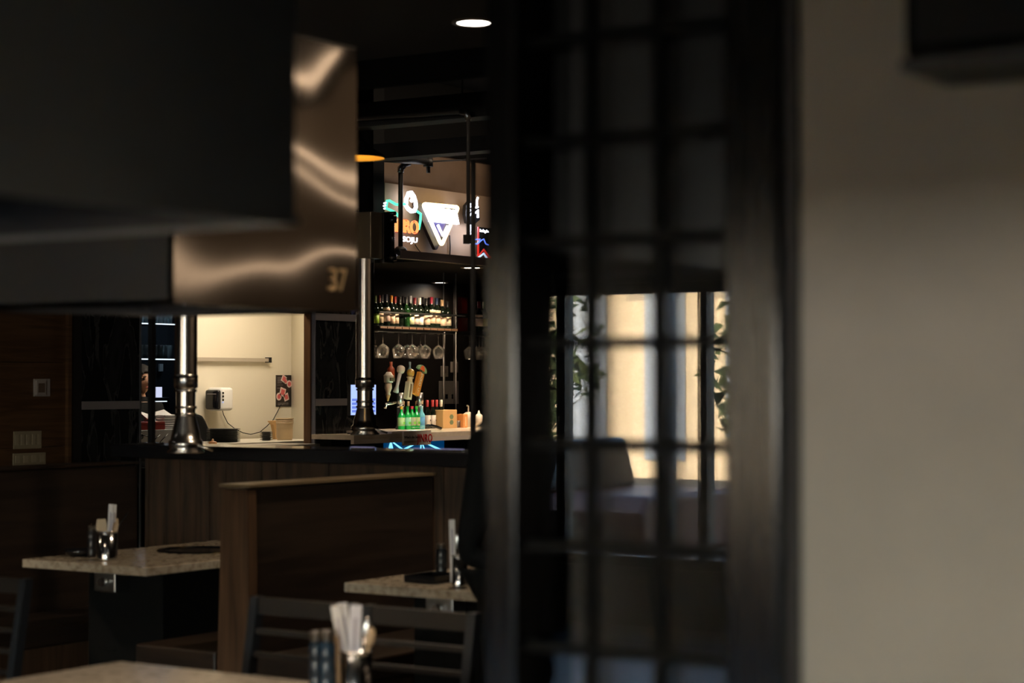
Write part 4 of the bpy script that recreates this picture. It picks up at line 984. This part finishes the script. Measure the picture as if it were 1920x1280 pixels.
def h1(t, L_, Mx):
    part(t, 'ferrule', L([(.006, 0), (.020, .05), (0, .05)], n=12), cm((.45, .28, .1), .3), Mx)
    part(t, 'grip', L([(0, .045), (.022, .05), (.017, L_*.3), (.030, L_*.45), (.026, L_*.62), (0, L_*.62)], n=14), cm((.5, .38, .27), .5), Mx)
    part(t, 'cup_top', L([(0, L_*.62), (.036, L_*.64), (.040, L_*.85), (.043, L_*.87), (.03, L_*.92), (.018, L_), (0, L_)], n=16), cm((.55, .48, .38), .5), Mx)
    part(t, 'badge', B(-.028, .028, -.043, -.035, L_*.68, L_*.80), cm((.10, .09, .05), .5), Mx)
def h2(t, L_, Mx):
    part(t, 'grip', L([(0, 0), (.024, .0), (.013, L_*.25), (.016, L_*.75), (0, L_*.75)], n=14), cm((.42, .38, .35), .35), Mx)
    part(t, 'knob_top', L([(.018, L_*.72), (.030, L_*.78), (.034, L_*.88), (.03, L_*.96), (.018, L_), (0, L_)], n=16), cm((.55, .44, .34), .5), Mx)
def h3(t, L_, Mx):
    part(t, 'grip', B(-.028, .028, -.02, .02, 0, L_*.56), cm((.5, .38, .26), .5), Mx)
    part(t, 'dark_inlay', B(-.010, .010, -.022, -.02, L_*.06, L_*.5), cm((.14, .08, .04), .5), Mx)
    part(t, 'neck', L([(.024, L_*.56), (.02, L_*.66), (.03, L_*.7), (.03, L_*.72), (0, L_*.72)], n=14), cm((.5, .35, .2), .4), Mx)
    part(t, 'round_top', L([(0, L_*.70), (.026, L_*.76), (.033, L_*.86), (.026, L_*.95), (0, L_)], n=16), cm((.42, .22, .04), .25), Mx)
def h4(t, L_, Mx):
    part(t, 'panel', B(-.031, .031, -.016, .016, 0, L_), cm((.55, .20, .03), .5), Mx)
    for i, ch in enumerate('MANGO CT'):
        if ch == ' ': continue
        tb = text_bm(ch, .036, .001); tb.transform(Matrix.Translation((0, -.018, L_*(.86-.112*i)))); part(t, 'letter', tb, cm((.75, .6, .38), .5), Mx)
    part(t, 'top_pin', RD((0, 0, L_), (0, 0, L_+.02), .006), M['chrome'], Mx)
    bm = bmesh.new(); prism(bm, [(.062*math.cos(a), L_+.02+.045*math.sin(a)) for a in [PI*i/12 for i in range(13)]], -.012, .012); part(t, 'umbrella_top', bm, cm((.22, .33, .18), .5), Mx)
    bm = bmesh.new(); prism(bm, [(.030*math.cos(a)-.004, L_+.02+.04*math.sin(a)) for a in [PI*i/10 for i in range(11)]], -.014, .014); part(t, 'umbrella_stripe', bm, cm((.7, .12, .03), .5), Mx)
handle(((727, 752), (729, 697)), 'pale carved beer tap handle with cup-shaped top, leftmost', h1)
handle(((742, 735), (753, 686)), 'grey beer tap handle with round white knob, leaning right', h2)
handle(((764, 748), (771, 691)), 'tan beer tap handle with amber ball top', h3)
handle(((779, 740), (789, 699)), 'orange lettered beer tap handle with umbrella top', h4)
p = at(733, 709, y=TY+.08); hh = Z(733, 678, y=TY+.08)-p.z
tb_ = bottle(p, hh, .030, cm((.30, .05, .015), .35), cm((.34, .06, .02), .35), None, 'red-brown bottle-shaped handle', name='tap_handle', shoulder=.6); del tb_['category']; tb_.parent = tower; tb_.location = p-Vector(tower.location)
p = at(768.5, 705, y=TY+.08); hh = Z(768, 678, y=TY+.08)-p.z
tb_ = bottle(p, hh, .024, cm((.12, .2, .2), .2), cm((.2, .26, .26), .2), None, 'pale teal bottle-shaped handle', name='tap_handle', shoulder=.45); del tb_['category']; tb_.parent = tower; tb_.location = p-Vector(tower.location)
# soju bottles
BY = 9.72
dB2 = (at(770, 803, y=BY)-CAM).dot(FW)
LBG = cm((.45, .55, .25)); LB2 = cm((.30, .62, .42)); LB3 = cm((.42, .42, .28)); LBB = cm((.12, .38, .75))
for px, cap_, lb, lab, g in ((752.5, cm((.6, .3, .02)), LBG, 'green soju bottle with orange cap, leftmost', 'green'), (764, cm((.02, .25, .06)), LB2, 'green soju bottle with green cap and mint label', 'green'),
        (772.5, cm((.5, .02, .06)), LB3, 'green soju bottle with red cap', 'green'), (781, cm((.05, .45, .05)), LBG, 'green soju bottle with bright green cap next to the blue bottle', 'green'), (790.5, cm((.35, .55, .65)), LBB, 'pale blue spirit bottle at the right of the green bottles', 'aqua')):
    b = bottle(Vector((X(px, BY), BY, BZ)), px2m(43, dB2), px2m(6.6, dB2), M[g], cap_, lb, lab, None, capl=.12, lz=(.16, .52), name='soju_bottle', shoulder=.64)
    bm = bmesh.new(); 
    if g == 'green': obj('label_print', B(-.012, .012, -px2m(6.9, dB2), -px2m(6.6, dB2), px2m(10, dB2), px2m(14, dB2)), cm((.2, .6, .05)), b)
lamp('POINT', 'bottle_fill', (X(770, BY-.25), BY-.30, BZ+.12), 2.5, (.45, 1, .75), shadow_soft_size=.05)  # added green-tinted fill that makes the soju bottles glow
for px, cc, lab in ((756.5, (.55, .3, .14), 'gold-foiled bottle behind the orange-capped soju'), (765.5, (.6, .36, .2), 'gold-foiled bottle behind the green-capped soju'), (781, (.6, .33, .16), 'gold-foiled bottle behind the bright green-capped soju'), (791.5, (.55, .28, .12), 'gold-foiled bottle behind the blue bottle')):
    bottle(Vector((X(px, BY+.12), BY+.12, BZ)), px2m(52, dB2), px2m(5.5, dB2), M['wine'], cm(cc), None, lab, None, capl=.17)
for px, cc, lw_, lab in ((801, (.40, .02, .02), 1, 'red-capsuled wine bottle, first right of the blue bottle'), (811, (.40, .02, .02), 1, 'red-capsuled wine bottle in the middle of three with face labels'), (818.5, (.38, .02, .02), 1, 'red-capsuled wine bottle, last of three with face labels'), (827, (.6, .52, .38), 0, 'white-capsuled wine bottle left of the cardboard box')):
    b = bottle(Vector((X(px, BY+.03), BY+.03, BZ)), px2m(54, dB2), px2m(6.6, dB2), M['wine'], cm(cc), WH, lab, None, capl=.24, lz=(.06, .47) if lw_ else (.05, .28))
    if lw_: obj('label_mark', B(.004, .012, -px2m(7.0, dB2), -px2m(6.6, dB2), px2m(14, dB2), px2m(17, dB2)), M['blk'], b)
t, w, h = obox('cardboard_box', 831, 857, 768, 803, BY-.06, .14, M['card'], 'tan cardboard box with two green round emblems', 'box', z0=BZ)
for q in (.32, .62):
    bm = bmesh.new(); prism(bm, [(w*.2+.028*math.cos(a), h*q+.022*math.sin(a)) for a in [2*PI*i/6 for i in range(6)]], -.072, -.070); obj('emblem', bm, cm((.12, .16, .08)), t)
for i, px in enumerate((860, 866)):
    p = at(px, 803, y=BY); t = thing('shot_glass', ('small clear glass directly right of the cardboard box', 'small clear glass next to the orange carton')[i], 'glass', (X(px, BY), BY, BZ)); obj('body', L([(0, 0), (.018, 0), (.022, .06), (.020, .06), (.016, .008), (0, .008)], n=16), M['wglass'], t)
    obj('rim', L([(.020, .058), (.0225, .058), (.0225, .061), (.02, .061)], n=16), M['chrome'], t)
t, w, h = obox('juice_carton', 869, 877, 776, 802, BY-.05, .07, cm((.62, .26, .08)), 'slim orange carton at the right end of the bar', 'carton', z0=BZ)
obj('stripe', B(-w*.3, w*.3, -.037, -.035, h*.1, h*.8), cm((.7, .45, .25)), t)
p = Vector((X(878, BY+.12), BY+.12, BZ)); t = thing('soap_pump', 'pale pump bottle behind the orange carton', 'bottle', p); h = Z(878, 760, y=BY+.12)-BZ
obj('body', L([(0, 0), (.04, 0), (.04, h*.62), (.018, h*.7), (0, h*.7)], n=16), cm((.5, .45, .38)), t); obj('pump', TB([(0, 0, h*.7), (0, 0, h), (-.03, -.01, h*.99)], .008), M['chrome'], t)
p = Vector((X(898, BY+.0), BY+.0, BZ)); t = thing('squeeze_bottle', 'white squeeze bottle right of the slim black post', 'bottle', p); h = Z(898, 769, y=BY)-BZ
obj('body', L([(0, 0), (.03, 0), (.032, h*.7), (.018, h*.78), (0, h*.78)], n=16), cm((.6, .56, .5)), t); obj('nozzle', L([(.014, h*.78), (.004, h), (0, h)], n=12), cm((.6, .56, .5)), t)
# drip tray / promo box with lettering at the front edge
ty = y0+.02
t = thing('promo_tray', 'beige promotional tray with red lettering under the soju bottles', 'tray', (X(768, y0), y0+.1, BZ))
xa, xb = X(733, y0)-t.location.x, X(803, y0)-t.location.x
obj('body', B(xa, xb, -.11, .45, 0, .018), cm((.50, .40, .34), .5), t, .003)
obj('front_plate', B(X(752, y0)-t.location.x, X(803, y0)-t.location.x, -.125, -.11, -.092, .018), cm((.60, .50, .43), .5), t)
obj('slot', B(X(753, y0)-t.location.x, X(781, y0)-t.location.x, -.127, -.125, -.062, -.058), cm((.2, .15, .12), .5), t)
text('JINRO', .088, (X(791.5, y0)-t.location.x, -.127, -.070), cm((.45, .008, .008), .4), t, 'lettering', .002, .82)
text('What\'s the Same', .030, (X(768, y0)-t.location.x, -.127, -.038), cm((.06, .05, .05), .4), t, 'small_lettering', .001, 1)
p = at(800, 803, y=BY-.3); t = thing('knife', 'black-handled knife lying on the bar in front of the wine bottles', 'knife', (p.x, BY-.3, BZ))
obj('handle', TB([(0, 0, .035), (.06, 0, .037), (.12, -.01, .026), (.17, -.02, .012)], .012), M['blk'], t); obj('blade', B(-.20, 0, -.012, .012, .024, .027), M['brush'], t)
# electrical box and conduits on the back wall
YE = nyb-.03
t, w, h = obox('electrical_panel', 830, 860, 714, 757, YE-.05, .05, cm((.30, .27, .25), .5), 'grey electrical cover with two black slots on the bar back wall', 'panel')
for q in (-.6, .25): obj('slot', B(w*q-.02, w*q+.03, -.028, -.025, h*.22, h*.42), M['blk'], t)
for px, a, b_, top, lab in ((835.5, 686, 706, 620, 'grey junction box with conduit, lower left one on the bar back wall'), (854, 678, 698, 535, 'grey junction box with conduit, upper right one on the bar back wall')):
    t, w, h = obox('junction_box', px-5, px+5, a, b_, YE-.08, .03, cm((.36, .31, .27), .5), lab, 'junction box', nb=.002)
    obj('conduit', RD((0, 0, h), (0, 0, Z(px, top, y=YE)-t.location.z), .009, n=8), cm((.25, .22, .2), .4), t)
    obj('conduit', RD((0, 0, 0), (0, 0, Z(px, 756, y=YE)-t.location.z), .009, n=8), cm((.25, .22, .2), .4), t)
    obj('cover_mark', B(-w*.3, w*.3, -.017, -.015, h*.3, h*.7), cm((.25, .21, .18), .5), t)
# register screen
a = at(657, 720, y=9.15); b = at(705, 778, y=9.15)
t = thing('register_screen', 'blue-white glowing register screen behind the second exhaust pipe', 'screen', ((a.x+b.x)/2, 9.15, b.z)); w = (b.x-a.x)/2; h = a.z-b.z
obj('housing', B(-w, w, 0, .03, 0, h), M['black'], t); obj('display', B(-w*.97, w*.97, -.003, 0, h*.02, h*.98), M['scr'], t)
for q in range(4): obj('screen_row', B(-w*.9, w*.9, -.005, -.003, h*(.1+.12*q), h*(.18+.12*q)), em('screen_row_glow', (.16, .25, .8), 1), t)
obj('stand', B(-.03, .03, .01, .04, BZ-b.z, 0), M['black'], t); obj('stand_base', B(-.09, .09, -.05, .08, BZ-b.z+.0005, BZ-b.z+.01), M['black'], t)

# ------------------------------------------------------------------ neon signs
NY = W-.11
def nt_(t, name, pts, mt, r=.011, closed=False, y=NY):
    return obj(name, TB([at(u, v, y=y)-Vector(t.location) for u, v in pts], r, closed=closed), mt, t)
t = thing('neon_sign', 'neon sign reading JINRO SOJU in orange and white with green outline', 'neon sign', at(755, 480, y=NY))
nt_(t, 'green_tube', [(723, 392), (726, 376), (730, 376), (742, 383), (750, 384), (758, 382), (762, 385)], M['ngreen'])
nt_(t, 'green_tube', [(723, 390), (735, 395), (742, 399), (747, 405)], M['ngreen']); nt_(t, 'green_tube', [(779, 394), (789, 401), (788, 415), (785, 430)], M['ngreen'])
ring = [(766, 362), (771, 361), (776, 368), (779, 378), (780, 388), (777, 395), (771, 396), (765, 391), (761, 385), (762, 372)]
nt_(t, 'white_tube', ring, M['nwhite'], .017, True)
nt_(t, 'white_tube', [(766, 366), (771, 366), (774, 372), (771, 377)], M['nwhite'], .015)
for q in ((720, 381), (719, 386), (720, 391)): nt_(t, 'white_tip', [q, (q[0]+4, q[1]-1)], M['nwhite'], .006)
def textfit(s, px0, px1, py0, py1, t, mt, nm, y=NY, outline=0):
    bm = text_bm(s, 1, .004, outline=outline); xs = [v.co.x for v in bm.verts]; zs = [v.co.z for v in bm.verts]
    xa, xb = X(px0, y), X(px1, y); za, zb_ = Z((px0+px1)/2, py1, y=y), Z((px0+px1)/2, py0, y=y)
    sx = (xb-xa)/(max(xs)-min(xs)); sz = (zb_-za)/(max(zs)-min(zs))
    for v in bm.verts: v.co = Vector(((v.co.x-min(xs))*sx+xa, v.co.y+y, (v.co.z-min(zs))*sz+za))-Vector(t.location)
    return obj(nm, bm, mt, t)
textfit('JINRO', 730, 784, 411, 444, t, M['nor'], 'orange_tube_lettering', outline=.010)
textfit('JINRO', 729, 785, 410, 446, t, M['nred'], 'red_lettering', y=NY+.03)
textfit('SOJU', 755, 782, 444, 457, t, M['nwhite'], 'white_lettering')
obj('backing_bars', TB([at(u, v, y=W-.04)-Vector(t.location) for u, v in ((726, 430), (786, 434))], .006), M['black'], t)
nt_(t, 'power_cable', [(778, 458), (783, 466), (789, 473)], M['black'], .004, y=W-.03)
t = thing('neon_sign', 'inverted triangle neon sign reading TERRA on a dark backing', 'neon sign', at(828, 480, y=NY))
tri = [at(789, 379, y=NY)-Vector(t.location), at(863, 386, y=NY)-Vector(t.location), at(828, 466, y=NY)-Vector(t.location)]
def rtri(P, shrink, n=5):
    c = (P[0]+P[1]+P[2])/3; Q = [c+(p-c)*shrink for p in P]; out = []
    for i in range(3):
        a, b, d = Q[i-1], Q[i], Q[(i+1) % 3]; u = (a-b).normalized()*.035; v = (d-b).normalized()*.035
        for k in range(n+1):
            s_ = k/n; out.append(b+u*(1-s_)**2+v*s_**2)
    return out
bm = bmesh.new(); prism(bm, [(p.x-.03, p.z-.01) for p in rtri(tri, 1.06)], .03, .06); obj('backing', bm, cm((.02, .015, .02), .4), t)
bm = bmesh.new(); prism(bm, [(p.x, p.z) for p in rtri(tri, .70)], .026, .03); obj('inner_plate', bm, cm((.03, .02, .14), .3), t)
obj('cream_tube', TB(rtri(tri, .90), .016, closed=True), M['nyel'], t)
textfit('TERRA', 804, 856, 391, 417, t, M['nwhite'], 'white_lettering', y=NY-.02)
o = textfit('TERRA', 803, 857, 390.5, 418, t, M['nwhite'], 'tube_lettering', y=NY-.02, outline=.03)
nt_(t, 'white_chevron', [(821, 422), (830, 441), (839, 424)], M['nwhite'], .012, y=NY-.01)
nt_(t, 'power_cable', [(843, 441), (844, 460), (843.5, 478)], M['black'], .005, y=W-.03)
t = thing('neon_sign', 'white palm tree neon sign behind the slim black post', 'neon sign', at(885, 470, y=NY))
bm = bmesh.new(); prism(bm, [((at(u, v, y=NY+.03)-Vector(t.location)).x, (at(u, v, y=NY+.03)-Vector(t.location)).z) for u, v in ((872, 385), (880, 375), (897, 388), (898, 412), (886, 422), (874, 418), (871, 402))][::-1], .02, .05); obj('backing', bm, M['black'], t)
for pts in (((877, 390), (881, 383), (886, 382)), ((882, 388), (886, 386)), ((877, 400), (881, 394), (886, 394)), ((879, 405), (884, 401), (886, 398)), ((892, 389), (896, 388)), ((891, 399), (896, 394), (896, 408)), ((894, 387), (894, 376), (896, 370))):
    nt_(t, 'white_tube', pts, M['nwhite'], .009)
nt_(t, 'white_tube', [(882, 421), (882, 445), (880, 450), (883, 456)], M['nwhite'], .009)
lamp('POINT', 'palm_sign_glow', at(886, 415, y=NY-.03)+Vector((.02, 0, 0)), 1.4, (.75, .8, 1), shadow_soft_size=.03)
lamp('POINT', 'palm_sign_glow_lower', at(888, 450, y=NY-.03), 1.2, (.75, .8, 1), shadow_soft_size=.03)
t = thing('neon_sign', 'black-backed neon sign with red outline, blue wave and white peak', 'neon sign', at(905, 488, y=NY-.05))
a = at(896, 425, y=NY-.02)-Vector(t.location); b = at(935, 485, y=NY-.02)-Vector(t.location)
obj('backing', B(a.x, b.x, .035, .045, min(a.z, b.z)+.02, a.z), M['matte'], t)
nt_(t, 'red_tube', [(896.5, 425), (896.5, 480), (907, 468), (917, 481), (928, 492)], M['nred'], .009, y=NY-.05)
nt_(t, 'blue_tube', [(891, 449), (900, 448), (895, 457), (891, 457)], M['nblue'], .006, y=NY-.06)
nt_(t, 'blue_tube', [(895, 457), (903, 450), (907, 448), (911, 457), (916, 459)], M['nblue'], .006, y=NY-.06)
nt_(t, 'white_tube', [(893, 486), (907, 475), (916, 488)], cm((.5, .6, .7)) if False else em('neon_pale', (.6, .75, 1), 1.4), .008, y=NY-.05)
textfit('los Angeles', 900, 916, 430, 437, t, M['nwhite'], 'script_lettering', y=NY-.06)
lamp('AREA', 'sign_wash', (X(800, W)-.2, W-.9, 3.75), 11, (1, .78, .56), rot=(R(35), 0, 0), shape='RECTANGLE', size=2.6, size_y=.3)
lamp('AREA', 'south_wall_fill', (10, -2.3, 3.7), 20, (1, .72, .45), rot=(R(-35), 0, 0), shape='RECTANGLE', size=5, size_y=.3)  # added fill lighting the unseen south wall that the hood mirrors

# ------------------------------------------------------------------ more room lights (out of frame, in the dropped ceiling)
for i, (x_, y_, e) in enumerate(((3.4, 5.2, 10), (.3, 4.0, 7), (1.2, 7.5, 9), (4.2, 8.3, 55), (-2.5, 2.5, 8))):
    downlight(x_, y_, CEIL, .07, ('round ceiling downlight over the left rear tables', 'round ceiling downlight over the hidden left table', 'round ceiling downlight by the left wall', 'round ceiling downlight in front of the brown wood wall', 'round ceiling downlight behind the camera')[i], e)

downlight(3.3, 2.5, CEIL, .07, 'unseen ceiling downlight added to brighten the nearest quartz table', 14, .8, 55)  # added out of frame as fill for the near table
# ------------------------------------------------------------------ the street outside, mirrored in the glass
struct('ground', B(-60, -6.3, -20, 60, -.3, -.1), cm((.03, .03, .03), .9))
t = thing('street_building', 'cream street building with tall shaded openings across the road', 'building', (-24, 14, -.1))
obj('wall', B(-2, 0, -14, 14, 0, 4.2), cm((.62, .50, .34), .8), t)
for q in range(16):
    yy = -12+q*1.5; obj('opening', B(-.1, .03, yy, yy+.75, .3+.2*(q % 3), 3.2), cm((.22, .27, .35), .3), t)
    obj('canopy', B(0, .5, yy-.1, yy+.85, 3.25, 3.35), cm((.2, .2, .24), .6), t)
def tree(x_, y_, h, label):
    t = thing('street_tree', label, 'tree', (x_, y_, -.1)); obj('trunk', RD((0, 0, 0), (0, 0, h*.6), .10, .06), cm((.06, .04, .03), .9), t)
    bm = bmesh.new()
    for q in range(500):
        v = Vector((random.gauss(0, 1), random.gauss(0, 1), random.gauss(0, 1))).normalized()*random.random()**.4; c = Vector((v.x*h*.28, v.y*h*.28, h*.62+v.z*h*.3)); s_ = .13
        a = [c+Vector([random.uniform(-s_, s_) for _ in range(3)]) for _ in range(3)]; bm.faces.new([bm.verts.new(p) for p in a])
    o = obj('foliage', bm, cm((.06, .09, .03), .8), t); o['kind'] = 'stuff'
tree(-12.5, 8.3, 2.6, 'small street tree outside the shop window'); tree(-15, 12.6, 3.2, 'larger street tree further along the pavement'); tree(-11, 10.4, 2.2, 'low bushy tree nearest the shop window')
t = thing('parked_car', 'dark red parked car outside the shop window', 'car', (-9.3, 9.4, -.1))
bm = bmesh.new(); prism(bm, [(-.8, .25), (.8, .25), (.82, .6), (.7, .72), (-.7, .72), (-.82, .6)], -2.0, 2.0); obj('body', bm, cm((.07, .008, .006), .4), t, .04)
bm = bmesh.new(); prism(bm, [(-.68, .72), (.68, .72), (.5, 1.12), (-.5, 1.12)], -1.1, 1.0); obj('cabin', bm, M['blk'], t, .04)
for sx_ in (-1, 1):
    for yy in (-1.25, 1.25): obj('wheel', RD((sx_*.72, yy, .3), (sx_*.86, yy, .3), .3, n=20), M['matte'], t)
for q, (x_, y_) in enumerate(((-8.4, 6.15), (-8.6, 7.25))):
    t = thing('street_pole', ('white pole outside the shop window', 'grey pole further along the pavement')[q], 'pole', (x_, y_, -.1)); obj('shaft', RD((0, 0, 0), (0, 0, 3.5), .05), cm((.8, .78, .72), .5), t); obj('base', RD((0, 0, 0), (0, 0, .15), .1), cm((.3, .3, .3), .5), t)
